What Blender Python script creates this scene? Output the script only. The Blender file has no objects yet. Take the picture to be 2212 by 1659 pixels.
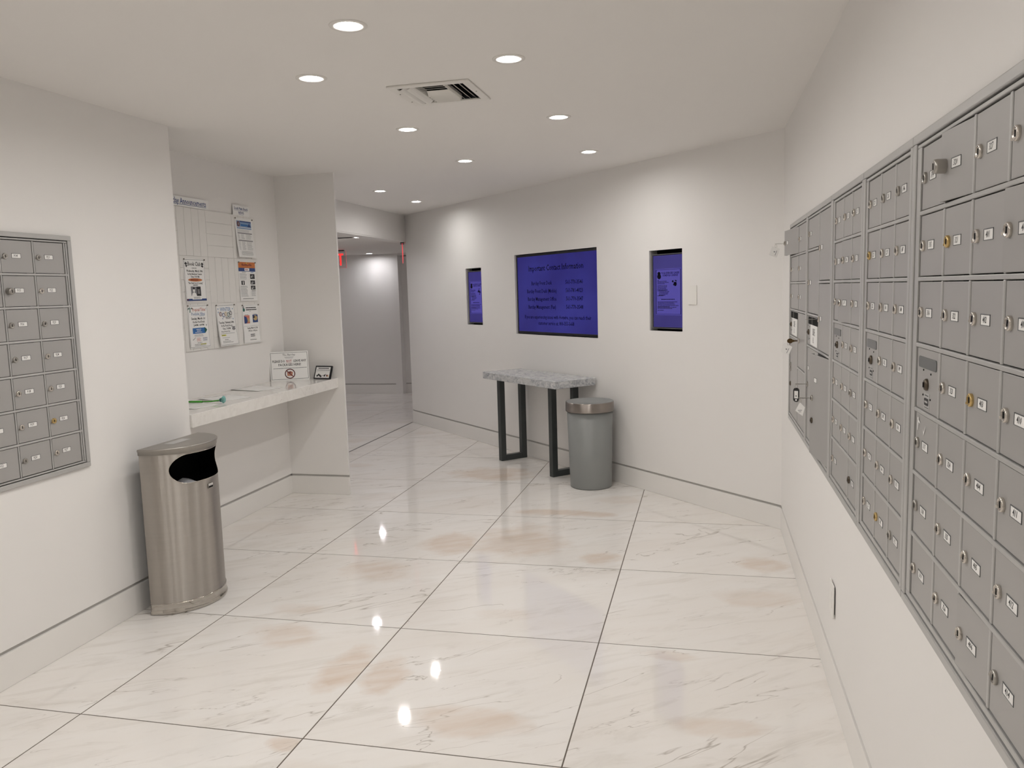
import bpy, bmesh, math, random
from mathutils import Vector, Matrix, Euler
random.seed(7)
PI = math.pi
scene = bpy.context.scene
COL = scene.collection

# ------------------------------------------------------------------ camera, world, exposure
cam_d = bpy.data.cameras.new('camera')
cam = bpy.data.objects.new('camera', cam_d)
COL.objects.link(cam)
cam_d.sensor_fit = 'HORIZONTAL'
cam_d.sensor_width = 36.0
cam_d.lens = 1740.69 / 2212.0 * 36.0
cam_d.clip_start = 0.05
YAW, PITCH, ROLL = 0.236947, 0.1149202, -0.0290963
_f = Vector((-math.sin(YAW) * math.cos(PITCH), math.cos(YAW) * math.cos(PITCH), -math.sin(PITCH)))
_r = Vector((math.cos(YAW), math.sin(YAW), 0))
_u = _r.cross(_f)
_c, _s = math.cos(ROLL), math.sin(ROLL)
_r, _u = _c * _r + _s * _u, -_s * _r + _c * _u
cam.matrix_world = Matrix(((_r.x, _u.x, -_f.x, 0), (_r.y, _u.y, -_f.y, 0), (_r.z, _u.z, -_f.z, 1.5), (0, 0, 0, 1)))
scene.camera = cam

world = bpy.data.worlds.new('world')
scene.world = world
world.use_nodes = True
world.node_tree.nodes['Background'].inputs[0].default_value = (0.5, 0.5, 0.5, 1)
world.node_tree.nodes['Background'].inputs[1].default_value = 0.02

scene.view_settings.view_transform = 'Standard'
scene.view_settings.look = 'None'
scene.view_settings.gamma = 1.0
scene.view_settings.use_curve_mapping = False
scene.view_settings.exposure = 0.0
LENS_STRENGTH = 322.0          # ceiling downlights
cy = scene.cycles
cy.use_denoising = True
cy.max_bounces = 6
cy.diffuse_bounces = 5
cy.glossy_bounces = 3
cy.adaptive_threshold = 0.08
cy.sample_clamp_indirect = 6.0
cy.caustics_reflective = False
cy.caustics_refractive = False

# ------------------------------------------------------------------ materials
def new_mat(name):
    m = bpy.data.materials.new(name)
    m.use_nodes = True
    nt = m.node_tree
    return m, nt, nt.nodes['Principled BSDF']

def N(nt, t, **kw):
    n = nt.nodes.new(t)
    for k, v in kw.items():
        setattr(n, k, v)
    return n

def noise(nt, vec, scale, detail=3.0, rough=0.5, dist=0.0):
    n = N(nt, 'ShaderNodeTexNoise')
    n.inputs['Scale'].default_value = scale
    n.inputs['Detail'].default_value = detail
    n.inputs['Roughness'].default_value = rough
    n.inputs['Distortion'].default_value = dist
    if vec is not None:
        nt.links.new(vec, n.inputs['Vector'])
    return n.outputs['Fac']

def ramp(nt, fac, stops):
    r = N(nt, 'ShaderNodeValToRGB')
    e = r.color_ramp.elements
    while len(e) < len(stops):
        e.new(0.5)
    for i, (p, c) in enumerate(stops):
        e[i].position = p
        e[i].color = (c, c, c, 1) if not isinstance(c, (tuple, list)) else (*c, 1)
    nt.links.new(fac, r.inputs['Fac'])
    return r.outputs['Color']

def mixc(nt, fac, a, b, mode='MIX'):
    m = N(nt, 'ShaderNodeMix', data_type='RGBA', blend_type=mode)
    for sock, v in ((m.inputs[0], fac), (m.inputs[6], a), (m.inputs[7], b)):
        if isinstance(v, (int, float)):
            sock.default_value = v
        elif isinstance(v, tuple):
            sock.default_value = (*v, 1)
        else:
            nt.links.new(v, sock)
    return m.outputs[2]

def math_n(nt, op, a, b=None, clamp=False):
    m = N(nt, 'ShaderNodeMath', operation=op, use_clamp=clamp)
    for i, v in enumerate((a, b)):
        if v is None:
            continue
        if isinstance(v, (int, float)):
            m.inputs[i].default_value = v
        else:
            nt.links.new(v, m.inputs[i])
    return m.outputs[0]

def bump(nt, b, height, strength, dist=0.002):
    n = N(nt, 'ShaderNodeBump')
    n.inputs['Strength'].default_value = strength
    n.inputs['Distance'].default_value = dist
    nt.links.new(height, n.inputs['Height'])
    nt.links.new(n.outputs['Normal'], b.inputs['Normal'])

def obj_vec(nt):
    return N(nt, 'ShaderNodeTexCoord').outputs['Object']

def simple(name, col, rough=0.5, metal=0.0, spec=0.5, var=0.04, scale=6.0, bmp=0.0, bscale=300.0):
    m, nt, b = new_mat(name)
    v = obj_vec(nt)
    f = noise(nt, v, scale)
    c1 = tuple(max(0, x * (1 - var)) for x in col)
    c2 = tuple(min(1, x * (1 + var)) for x in col)
    nt.links.new(mixc(nt, f, c1, c2), b.inputs['Base Color'])
    b.inputs['Roughness'].default_value = rough
    b.inputs['Metallic'].default_value = metal
    b.inputs['Specular IOR Level'].default_value = spec
    if bmp:
        bump(nt, b, noise(nt, v, bscale, 2.0), bmp)
    return m

M = {}
M['wall'] = simple('wall_paint', (0.84, 0.822, 0.802), 0.6, spec=0.3, var=0.012, scale=1.5, bmp=0.05, bscale=180)
M['ceiling'] = simple('ceiling_paint', (0.83, 0.808, 0.782), 0.8, spec=0.2, var=0.012, scale=1.2)
M['white_trim'] = simple('white_enamel', (0.78, 0.76, 0.72), 0.4, var=0.01)
M['reveal'] = simple('reveal_metal', (0.50, 0.485, 0.465), 0.5, metal=0.2)
M['alu'] = simple('anodised_frame', (0.50, 0.495, 0.485), 0.38, metal=0.35, var=0.03, scale=9)
M['door'] = simple('silver_door_paint', (0.405, 0.395, 0.385), 0.40, metal=0.22, var=0.03, scale=5, bmp=0.03, bscale=900)
M['cabinet_in'] = simple('cabinet_interior', (0.10, 0.10, 0.10), 0.7)
M['chrome'] = simple('lock_nickel', (0.62, 0.58, 0.53), 0.22, metal=1.0)
M['steel_dull'] = simple('lock_steel', (0.42, 0.40, 0.37), 0.3, metal=1.0)
M['brass'] = simple('lock_brass', (0.62, 0.45, 0.20), 0.25, metal=1.0)
M['bronze'] = simple('lock_bronze', (0.10, 0.08, 0.06), 0.35, metal=0.8)
M['dark'] = simple('dark_void', (0.008, 0.008, 0.008), 0.8, spec=0.12)
M['slot'] = simple('slot_window_rim_shade', (0.085, 0.09, 0.092), 0.3)
M['card'] = simple('white_card', (0.86, 0.85, 0.83), 0.6, var=0.02)
M['paper'] = simple('white_paper', (0.87, 0.865, 0.85), 0.65, var=0.015)
M['bin_shade_paper'] = simple('shaded_paper', (0.60, 0.60, 0.62), 0.7)
M['ink'] = simple('black_ink', (0.02, 0.02, 0.022), 0.5)
M['ink_grey'] = simple('grey_ink', (0.25, 0.25, 0.26), 0.5)
M['navy'] = simple('navy_ink', (0.02, 0.06, 0.22), 0.5)
M['red'] = simple('red_ink', (0.45, 0.08, 0.06), 0.5)
M['salmon'] = simple('coral_ink', (0.62, 0.20, 0.15), 0.5)
M['orange'] = simple('orange_ink', (0.60, 0.19, 0.05), 0.5)
M['blue'] = simple('blue_ink', (0.03, 0.15, 0.42), 0.5)
M['skyblue'] = simple('pale_blue_ink', (0.22, 0.33, 0.52), 0.5)
M['yellow'] = simple('yellow_ink', (0.68, 0.66, 0.10), 0.5)
M['green'] = simple('dark_green_ink', (0.02, 0.12, 0.10), 0.5)
M['tan'] = simple('tan_ink', (0.55, 0.40, 0.18), 0.5)
M['brown'] = simple('box_brown_ink', (0.50, 0.22, 0.14), 0.5)
M['maroon'] = simple('maroon_ink', (0.16, 0.03, 0.03), 0.5)
M['pin'] = simple('pin_metal', (0.25, 0.22, 0.19), 0.4, metal=0.6)
M['slat'] = simple('slat_board', (0.80, 0.785, 0.755), 0.45, var=0.03, scale=4)
M['black_metal'] = simple('charcoal_metal', (0.055, 0.062, 0.062), 0.32, metal=0.3, var=0.1)
M['bin_grey'] = simple('grey_plastic', (0.24, 0.248, 0.243), 0.42, var=0.02)
M['bin_inner'] = simple('grey_plastic_inside', (0.30, 0.305, 0.30), 0.5, var=0.02)
M['black_plastic'] = simple('black_plastic', (0.010, 0.010, 0.012), 0.3)
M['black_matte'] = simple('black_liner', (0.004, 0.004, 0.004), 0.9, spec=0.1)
M['screen_edge'] = simple('grey_bezel', (0.20, 0.20, 0.22), 0.35)
M['stem'] = simple('green_tape', (0.06, 0.36, 0.03), 0.45)
M['petal'] = simple('teal_petals', (0.30, 0.58, 0.54), 0.55, var=0.15, scale=60)
M['petal_dark'] = simple('teal_centre', (0.03, 0.16, 0.15), 0.6)
M['thresh'] = simple('threshold_metal', (0.10, 0.10, 0.10), 0.4, metal=0.6)
M['grout'] = simple('tile_grout', (0.15, 0.125, 0.105), 0.9)
M['key_brown'] = simple('tarnished_brass', (0.13, 0.085, 0.04), 0.4, metal=0.9)
M['plate_white'] = simple('ivory_plate', (0.84, 0.825, 0.79), 0.35, var=0.01)
M['baseboard'] = simple('stone_baseboard', (0.84, 0.82, 0.793), 0.3, var=0.03, scale=3)
M['duct'] = simple('duct_black', (0.02, 0.022, 0.026), 0.7)

def brushed(name, col, rough, sc, aniso=0.0):
    m, nt, b = new_mat(name)
    v = obj_vec(nt)
    mp = N(nt, 'ShaderNodeMapping')
    mp.inputs['Scale'].default_value = sc
    nt.links.new(v, mp.inputs['Vector'])
    f = noise(nt, mp.outputs[0], 12, 3, 0.6)
    nt.links.new(mixc(nt, f, tuple(c * 0.95 for c in col), tuple(min(1, c * 1.05) for c in col)), b.inputs['Base Color'])
    b.inputs['Metallic'].default_value = 1.0
    b.inputs['Roughness'].default_value = rough
    b.inputs['Anisotropic'].default_value = aniso
    tg = N(nt, 'ShaderNodeCombineXYZ')
    tg.inputs[2].default_value = 1.0
    nt.links.new(tg.outputs[0], b.inputs['Tangent'])
    b.inputs['Anisotropic Rotation'].default_value = 0.0
    # near-black inside of the sheet metal
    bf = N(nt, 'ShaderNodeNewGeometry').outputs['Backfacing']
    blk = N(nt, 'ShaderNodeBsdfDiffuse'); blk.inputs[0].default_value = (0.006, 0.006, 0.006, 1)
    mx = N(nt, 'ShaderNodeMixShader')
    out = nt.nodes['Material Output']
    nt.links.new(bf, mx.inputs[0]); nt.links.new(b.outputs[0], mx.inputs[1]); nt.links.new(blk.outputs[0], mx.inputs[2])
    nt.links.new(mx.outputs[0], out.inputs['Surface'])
    return m
M['stainless'] = brushed('brushed_stainless', (0.46, 0.43, 0.395), 0.37, (0.3, 0.3, 8), 1.0)
M['stainless_lid'] = brushed('brushed_stainless_lid', (0.37, 0.35, 0.32), 0.34, (0.5, 6, 0.5))
M['steel_ring'] = brushed('polished_stainless', (0.52, 0.49, 0.45), 0.10, (0.5, 0.5, 3))
M['band'] = brushed('bronze_steel_ring', (0.33, 0.295, 0.27), 0.35, (0.3, 0.3, 8), 1.0)

def emit(name, col, strength, base=(0, 0, 0), rough=0.2):
    m, nt, b = new_mat(name)
    b.inputs['Base Color'].default_value = (*base, 1)
    b.inputs['Roughness'].default_value = rough
    b.inputs['Emission Color'].default_value = (*col, 1)
    b.inputs['Emission Strength'].default_value = strength
    return m
M['lens'] = emit('led_lens', (1.0, 0.970, 0.934), LENS_STRENGTH, (0.8, 0.8, 0.8))
M['lens_cool'] = emit('led_lens_corridor', (0.98, 0.95, 0.98), 230.0, (0.8, 0.8, 0.8))
M['exit_red'] = emit('exit_letter', (1.0, 0.02, 0.02), 2.2, (0.4, 0, 0))
M['exit_edge'] = emit('exit_panel_edge', (1.0, 0.12, 0.14), 0.55, (0.3, 0.1, 0.1))
M['screen_panel_light'] = emit('screen_page', (0.095, 0.075, 0.46), 0.62, (0.01, 0.01, 0.02), 0.25)

def screen_mat(name, lo, hi, s):
    m, nt, b = new_mat(name)
    v = obj_vec(nt)
    f = noise(nt, v, 2.2, 2)
    c = mixc(nt, ramp(nt, f, [(0.32, 0.0), (0.68, 1.0)]), lo, hi)
    nt.links.new(c, b.inputs['Emission Color'])
    b.inputs['Emission Strength'].default_value = s
    b.inputs['Base Color'].default_value = (0.008, 0.008, 0.015, 1)
    b.inputs['Roughness'].default_value = 0.22
    return m
M['screen'] = screen_mat('screen_blue', (0.018, 0.014, 0.20), (0.035, 0.035, 0.30), 0.66)
M['screen_side'] = screen_mat('screen_violet', (0.028, 0.020, 0.19), (0.045, 0.035, 0.25), 0.72)
M['screen_ink'] = simple('screen_dark_text', (0.002, 0.002, 0.008), 0.3, spec=0.15)

def glassy():
    m, nt, b = new_mat('clear_acrylic')
    b.inputs['Base Color'].default_value = (0.95, 0.85, 0.85, 1)
    b.inputs['Transmission Weight'].default_value = 1.0
    b.inputs['Roughness'].default_value = 0.03
    b.inputs['IOR'].default_value = 1.3
    return m
M['acrylic'] = glassy()

def stone_floor():
    m, nt, b = new_mat('polished_marble_tile')
    L = nt.links
    pos = N(nt, 'ShaderNodeNewGeometry').outputs['Position']
    info = N(nt, 'ShaderNodeObjectInfo')
    off = N(nt, 'ShaderNodeVectorMath', operation='SCALE')
    off.inputs[0].default_value = (31.0, 17.0, 5.0)
    L.new(info.outputs['Random'], off.inputs['Scale'])
    add = N(nt, 'ShaderNodeVectorMath', operation='ADD')
    L.new(pos, add.inputs[0]); L.new(off.outputs[0], add.inputs[1])
    mp = N(nt, 'ShaderNodeMapping')
    mr = N(nt, 'ShaderNodeMapping')
    mr.inputs['Rotation'].default_value = (0, 0, math.radians(-33))
    L.new(add.outputs[0], mr.inputs['Vector'])
    mp.inputs['Scale'].default_value = (0.55, 2.5, 1)
    L.new(mr.outputs[0], mp.inputs['Vector'])
    v = mp.outputs[0]
    f1 = noise(nt, v, 1.3, 5, 0.6, 0.6)
    f2 = noise(nt, v, 5.0, 6, 0.65, 0.8)
    base = mixc(nt, ramp(nt, f1, [(0.35, 0.0), (0.7, 1.0)]), (0.875, 0.85, 0.82), (0.835, 0.795, 0.75))
    base = mixc(nt, ramp(nt, f2, [(0.52, 0.0), (0.74, 0.5)]), base, (0.64, 0.60, 0.54))
    # brown-grey hairline veins
    for sc, w, msk, amt in ((0.9, 0.0042, 0.50, 0.62), (1.7, 0.0050, 0.54, 0.6), (4.0, 0.0085, 0.63, 0.55)):
        nz = noise(nt, v, sc, 5, 0.55, 0.7)
        d = math_n(nt, 'ABSOLUTE', math_n(nt, 'SUBTRACT', nz, 0.5))
        line = ramp(nt, d, [(0.0, 1.0), (w, 0.0)])
        mk = ramp(nt, noise(nt, v, sc * 1.7 + 0.7, 2), [(msk, 0.0), (msk + 0.1, 1.0)])
        base = mixc(nt, math_n(nt, 'MULTIPLY', math_n(nt, 'MULTIPLY', line, mk), amt), base, (0.30, 0.25, 0.20))
    # tan clouds that belong to single slabs (their own shape, read from each tile)
    sep = N(nt, 'ShaderNodeSeparateXYZ'); L.new(pos, sep.inputs[0])
    wob = noise(nt, pos, 3.2, 5, 0.6)
    wob2 = noise(nt, v, 6.0, 4, 0.6)
    for k in ('stain_a', 'stain_b'):
        a = N(nt, 'ShaderNodeAttribute', attribute_type='OBJECT', attribute_name=k)
        r = N(nt, 'ShaderNodeAttribute', attribute_type='OBJECT', attribute_name=k + '_size')
        sa = N(nt, 'ShaderNodeSeparateXYZ'); L.new(a.outputs['Vector'], sa.inputs[0])
        sr = N(nt, 'ShaderNodeSeparateXYZ'); L.new(r.outputs['Vector'], sr.inputs[0])
        dx = math_n(nt, 'DIVIDE', math_n(nt, 'SUBTRACT', sep.outputs[0], sa.outputs[0]), math_n(nt, 'MAXIMUM', sr.outputs[0], 0.01))
        dy = math_n(nt, 'DIVIDE', math_n(nt, 'SUBTRACT', sep.outputs[1], sa.outputs[1]), math_n(nt, 'MAXIMUM', sr.outputs[1], 0.01))
        d2 = math_n(nt, 'ADD', math_n(nt, 'MULTIPLY', dx, dx), math_n(nt, 'MULTIPLY', dy, dy))
        d = math_n(nt, 'ADD', math_n(nt, 'SQRT', d2), math_n(nt, 'MULTIPLY', math_n(nt, 'SUBTRACT', wob, 0.5), 1.7))
        fac = ramp(nt, d, [(0.55, 1.0), (1.12, 0.0)])
        fac = math_n(nt, 'MULTIPLY', fac, sa.outputs[2])
        fac = math_n(nt, 'MULTIPLY', fac, ramp(nt, wob2, [(0.30, 0.35), (0.68, 0.95)]))
        base = mixc(nt, fac, base, (0.72, 0.595, 0.495))
    L.new(base, b.inputs['Base Color'])
    rg = ramp(nt, noise(nt, pos, 9, 3), [(0.3, 0.034), (0.7, 0.064)])
    L.new(rg, b.inputs['Roughness'])
    b.inputs['Specular IOR Level'].default_value = 0.5
    bump(nt, b, noise(nt, pos, 160, 2), 0.007, 0.002)
    return m
M['marble'] = stone_floor()

def counter_stone():
    m, nt, b = new_mat('white_quartz')
    v = obj_vec(nt)
    f = noise(nt, v, 14, 6, 0.7, 1.0)
    c = mixc(nt, ramp(nt, f, [(0.45, 0.0), (0.72, 0.35)]), (0.84, 0.82, 0.785), (0.60, 0.57, 0.53))
    nz = noise(nt, v, 3.0, 6, 0.6, 1.2)
    d = math_n(nt, 'ABSOLUTE', math_n(nt, 'SUBTRACT', nz, 0.5))
    mk = ramp(nt, noise(nt, v, 4, 2), [(0.5, 0.0), (0.6, 0.6)])
    c = mixc(nt, math_n(nt, 'MULTIPLY', ramp(nt, d, [(0.0, 1.0), (0.010, 0.0)]), mk), c, (0.45, 0.39, 0.32))
    nt.links.new(c, b.inputs['Base Color'])
    b.inputs['Roughness'].default_value = 0.08
    return m
M['quartz'] = counter_stone()

def table_stone():
    m, nt, b = new_mat('grey_granite')
    v = obj_vec(nt)
    mp = N(nt, 'ShaderNodeMapping'); mp.inputs['Scale'].default_value = (1, 1, 1.6); mp.inputs['Rotation'].default_value = (0, 0.5, 0)
    nt.links.new(v, mp.inputs['Vector'])
    f = noise(nt, mp.outputs[0], 26, 8, 0.75, 0.8)
    g = noise(nt, mp.outputs[0], 7, 5, 0.6, 1.0)
    c = ramp(nt, f, [(0.30, (0.19, 0.20, 0.23)), (0.46, (0.44, 0.45, 0.47)), (0.60, (0.66, 0.665, 0.66))])
    c = mixc(nt, ramp(nt, g, [(0.55, 0.0), (0.68, 0.6)]), c, (0.62, 0.62, 0.60))
    nt.links.new(c, b.inputs['Base Color'])
    b.inputs['Roughness'].default_value = 0.22
    return m
M['granite'] = table_stone()

# ------------------------------------------------------------------ mesh builder
_text_cache = {}
def text_tris(body, size, align='CENTER', bold=0.0):
    key = (body, size, align, bold)
    if key not in _text_cache:
        cu = bpy.data.curves.new('tmp_text', 'FONT')
        cu.body = body
        cu.size = size
        cu.offset = bold * size
        cu.align_x = align
        cu.align_y = 'CENTER'
        cu.resolution_u = 1
        ob = bpy.data.objects.new('tmp_text', cu)
        COL.objects.link(ob)
        dg = bpy.context.evaluated_depsgraph_get()
        me = bpy.data.meshes.new_from_object(ob.evaluated_get(dg))
        vs = [tuple(v.co) for v in me.vertices]
        fs = [tuple(p.vertices) for p in me.polygons]
        bpy.data.objects.remove(ob)
        bpy.data.curves.remove(cu)
        bpy.data.meshes.remove(me)
        _text_cache[key] = (vs, fs)
    return _text_cache[key]

class MB:
    def __init__(self):
        self.v, self.f, self.m, self.sm = [], [], [], []
    def add(self, vs, fs, m=0, smooth=False):
        o = len(self.v)
        self.v += [tuple(p) for p in vs]
        for q in fs:
            self.f.append(tuple(i + o for i in q)); self.m.append(m); self.sm.append(smooth)
        return self
    def box(self, x0, x1, y0, y1, z0, z1, m=0, xf=None):
        vs = [(x, y, z) for z in (z0, z1) for y in (y0, y1) for x in (x0, x1)]
        if xf is not None:
            vs = [tuple(xf @ Vector(p)) for p in vs]
        return self.add(vs, [(0, 2, 3, 1), (4, 5, 7, 6), (0, 1, 5, 4), (2, 6, 7, 3), (0, 4, 6, 2), (1, 3, 7, 5)], m)
    def rbox(self, x0, x1, y0, y1, z0, z1, r, m=0, n=4):
        # box with rounded corners in the XZ outline (a plate standing in front of a wall)
        return self.prism(rrect(x0, x1, z0, z1, r, n), y0, y1, m)
    def prism(self, pts, y0, y1, m=0, xf=None, smooth=False):
        n = len(pts)
        vs = [(x, y0, z) for x, z in pts] + [(x, y1, z) for x, z in pts]
        if xf is not None:
            vs = [tuple(xf @ Vector(p)) for p in vs]
        self.add(vs, [tuple(range(n)), tuple(range(2 * n - 1, n - 1, -1))], m)
        o = len(self.v) - 2 * n
        for i in range(n):
            j = (i + 1) % n
            self.f.append((o + i, o + n + i, o + n + j, o + j)); self.m.append(m); self.sm.append(smooth)
        return self
    def lathe(self, prof, seg=32, c=(0, 0, 0), m=0, axis='z', smooth=True, cap0=False, cap1=False, a0=0.0, a1=2 * PI, sx=1.0, sy=1.0):
        full = abs(a1 - a0 - 2 * PI) < 1e-6
        k = seg if full else seg + 1
        vs = []
        for r, h in prof:
            for i in range(k):
                a = a0 + (a1 - a0) * i / seg
                x, y = r * math.cos(a) * sx, r * math.sin(a) * sy
                p = (x, y, h) if axis == 'z' else (x, -h, y)
                vs.append((p[0] + c[0], p[1] + c[1], p[2] + c[2]))
        fs = []
        for j in range(len(prof) - 1):
            for i in range(seg if not full else k):
                i2 = (i + 1) % k
                if not full and i == seg:
                    continue
                fs.append((j * k + i, j * k + i2, (j + 1) * k + i2, (j + 1) * k + i))
        self.add(vs, fs, m, smooth)
        o = len(self.v) - len(vs)
        if cap0:
            self.f.append(tuple(o + i for i in range(k - 1, -1, -1))); self.m.append(m); self.sm.append(False)
        if cap1:
            self.f.append(tuple(o + (len(prof) - 1) * k + i for i in range(k))); self.m.append(m); self.sm.append(False)
        return self
    def tube(self, pts, r, seg=8, m=0, closed=False):
        pts = [Vector(p) for p in pts]
        n = len(pts)
        rings = []
        for i, p in enumerate(pts):
            if closed:
                t = pts[(i + 1) % n] - pts[i - 1]
            else:
                t = pts[min(i + 1, n - 1)] - pts[max(i - 1, 0)]
            t.normalize()
            a = t.cross(Vector((0.13, 0.37, 0.92)))
            if a.length < 0.05:
                a = t.cross(Vector((1, 0, 0)))
            a.normalize(); b = t.cross(a)
            rings.append([p + (a * math.cos(2 * PI * k / seg) + b * math.sin(2 * PI * k / seg)) * r for k in range(seg)])
        vs = [q for R in rings for q in R]
        fs = []
        for i in range(n if closed else n - 1):
            j = (i + 1) % n
            for k in range(seg):
                l = (k + 1) % seg
                fs.append((i * seg + k, i * seg + l, j * seg + l, j * seg + k))
        if not closed:
            fs.append(tuple(range(seg - 1, -1, -1))); fs.append(tuple((n - 1) * seg + k for k in range(seg)))
        return self.add(vs, fs, m, True)
    def text(self, body, size, x, y, z, m=0, align='CENTER', sx=1.0, shear=0.0, xf=None, bold=0.0):
        vs, fs = text_tris(body, size, align, bold)
        P = [(x + a * sx + b * shear, y, z + b) for a, b, _ in vs]
        if xf is not None:
            P = [tuple(xf @ Vector(p)) for p in P]
        return self.add(P, fs, m)
    def build(self, name, mats, parent=None, loc=None, rot=None, bevel=0.0, mesh_only=False):
        me = bpy.data.meshes.new(name)
        me.from_pydata(self.v, [], self.f)
        if not isinstance(mats, (list, tuple)):
            mats = [mats]
        for mm in mats:
            me.materials.append(mm)
        me.polygons.foreach_set('material_index', self.m)
        me.polygons.foreach_set('use_smooth', self.sm)
        me.update()
        if mesh_only:
            return me
        return link(name, me, parent, loc, rot, bevel)

def link(name, me, parent=None, loc=None, rot=None, bevel=0.0):
    ob = bpy.data.objects.new(name, me)
    COL.objects.link(ob)
    if parent is not None:
        ob.parent = parent
    if loc is not None:
        ob.location = loc
    if rot is not None:
        ob.rotation_euler = rot
    if bevel:
        bv = ob.modifiers.new('bevel', 'BEVEL')
        bv.width = bevel; bv.segments = 2; bv.limit_method = 'ANGLE'; bv.angle_limit = math.radians(50)
    return ob

def rrect(x0, x1, z0, z1, r, n=4):
    pts = []
    for cx, cz, a in ((x1 - r, z0 + r, -PI / 2), (x1 - r, z1 - r, 0), (x0 + r, z1 - r, PI / 2), (x0 + r, z0 + r, PI)):
        for i in range(n + 1):
            t = a + PI / 2 * i / n
            pts.append((cx + r * math.cos(t), cz + r * math.sin(t)))
    return pts

def ellipse(cx, cz, rx, rz, n=20):
    return [(cx + rx * math.cos(2 * PI * i / n), cz + rz * math.sin(2 * PI * i / n)) for i in range(n)]

def tag(o, label, cat, group=None):
    o['label'] = label; o['category'] = cat
    if group:
        o['group'] = group
    return o

def thing(name, label, cat, loc=(0, 0, 0), rotz=0.0, group=None):
    o = bpy.data.objects.new(name, None)
    COL.objects.link(o)
    o.location = loc; o.rotation_euler = (0, 0, rotz); o.empty_display_size = 0.05
    return tag(o, label, cat, group)

def struct(o):
    o['kind'] = 'structure'
    return o

# ------------------------------------------------------------------ the room
XR, XL, XA, XH = 0.450, -2.680, -3.100, -3.350
ZC, ZCC = 2.390, 2.105                       # room ceiling, corridor ceiling
YA0, YF = 3.740, 5.520                       # alcove start, fin face
DLEN = 5.358
GROOVE0, GROOVE1 = 0.137, 0.152

def rect_cells(u0, u1, v0, v1, holes):
    us = sorted({u0, u1, *[h[0] for h in holes], *[h[1] for h in holes]})
    vs = sorted({v0, v1, *[h[2] for h in holes], *[h[3] for h in holes]})
    for i in range(len(us) - 1):
        run = None
        for j in range(len(vs) - 1):
            cu, cv = (us[i] + us[i + 1]) / 2, (vs[j] + vs[j + 1]) / 2
            solid = not any(h[0] < cu < h[1] and h[2] < cv < h[3] for h in holes)
            if solid and run is None:
                run = vs[j]
            if not solid and run is not None:
                yield us[i], us[i + 1], run, vs[j]; run = None
        if run is not None:
            yield us[i], us[i + 1], run, vs[-1]

def wall(name, origin, rotz, length, top, holes=(), thick=0.15, base=True, b0=0.0, b1=0.0, side=None):
    mb = MB()
    z0 = GROOVE1 if base else 0.0
    holes = list(holes)
    for c in rect_cells(0, length, z0, top, holes):
        mb.box(c[0], c[1], 0.0, 0.012, c[2], c[3], 0)
    for c in rect_cells(0, length, 0.0, top, holes):
        mb.box(c[0], c[1], 0.012, thick, c[2], c[3], 1 if base else 0)
    ob = mb.build(name, [M['wall'], M['wall']], None, origin, (0, 0, rotz))
    struct(ob)
    if base:
        bb = MB().box(b0, length - b1, -0.003, 0.0119, 0.0005, GROOVE0)
        st = struct(bb.build('baseboard_' + (side or name.split('_', 1)[1]), M['baseboard'], None, origin, (0, 0, rotz), bevel=0.0015))
        rv = MB().box(b0, length - b1, 0.0085, 0.0118, GROOVE0, GROOVE1)
        rv.build('reveal_strip', M['reveal'], st)
    return ob

# right wall with the cut-outs the mailbox units sit in
RU = [(1.022, 1.930), (1.958, 2.492), (2.518, 3.092), (3.118, 3.818), (3.842, 4.548)]
wall('wall_right', (XR, 5.075, 0), -PI / 2, 7.275, ZC, [(5.075 - b, 5.075 - a, 0.785, 1.792) for a, b in RU])
wall('wall_left', (XL, -2.2, 0), PI / 2, 2.2 + YA0, ZC, [(2.2 + 2.085, 2.2 + 2.985, 0.793, 1.777)])
wall('wall_return', (XL - 0.013, YA0, 0), PI, XL - 0.013 - XA, ZC, thick=0.10)
wall('wall_alcove', (XA, YA0, 0), PI / 2, YF - YA0, ZC)
wall('wall_fin', (XA, YF, 0), 0.0, -2.622 - XA, ZC, thick=0.02)
# the fin's back runs off at 45 degrees to the corridor opening
fp = [(XA, YF + 0.0205), (-2.6225, YF + 0.0205), (XH + 0.005, YF + 0.7475), (XH - 0.16, YF + 0.7475), (XH - 0.16, YF + 0.0205)]
mbf = MB()
mbf.add([(x, y, zz) for zz in (0.0, ZC) for x, y in fp], [(4, 3, 2, 1, 0), (5, 6, 7, 8, 9)] + [(k, (k + 1) % 5, 5 + (k + 1) % 5, 5 + k) for k in range(5)])
struct(mbf.build('wall_fin_back', M['wall']))
# screen niches in the diagonal wall: (u0, u1, z0, z1) seen from the room, u from its left end
NICHE = [(DLEN - 3.937, DLEN - 3.621, 1.177, 1.735), (DLEN - 3.005, DLEN - 1.790, 1.111, 1.820), (DLEN - 1.181, DLEN - 0.846, 1.188, 1.755)]
DO = (XR - 0.003 - DLEN / math.sqrt(2), 5.050 + DLEN / math.sqrt(2), 0)
wall('wall_diagonal', DO, -PI / 4, DLEN + 0.03, ZC, NICHE)
wall('wall_back', (XR, -2.2, 0), PI, XR - XL, ZC)
# header over the corridor opening
mb = MB().box(XH - 0.12, XH + 0.010, YF + 0.75, 8.840, ZCC, ZC)
mb.box(XH - 0.14, XH + 0.004, YF + 0.75, 8.838, ZCC - 0.012, ZCC)
struct(mb.build('wall_header', M['wall']))
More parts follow.
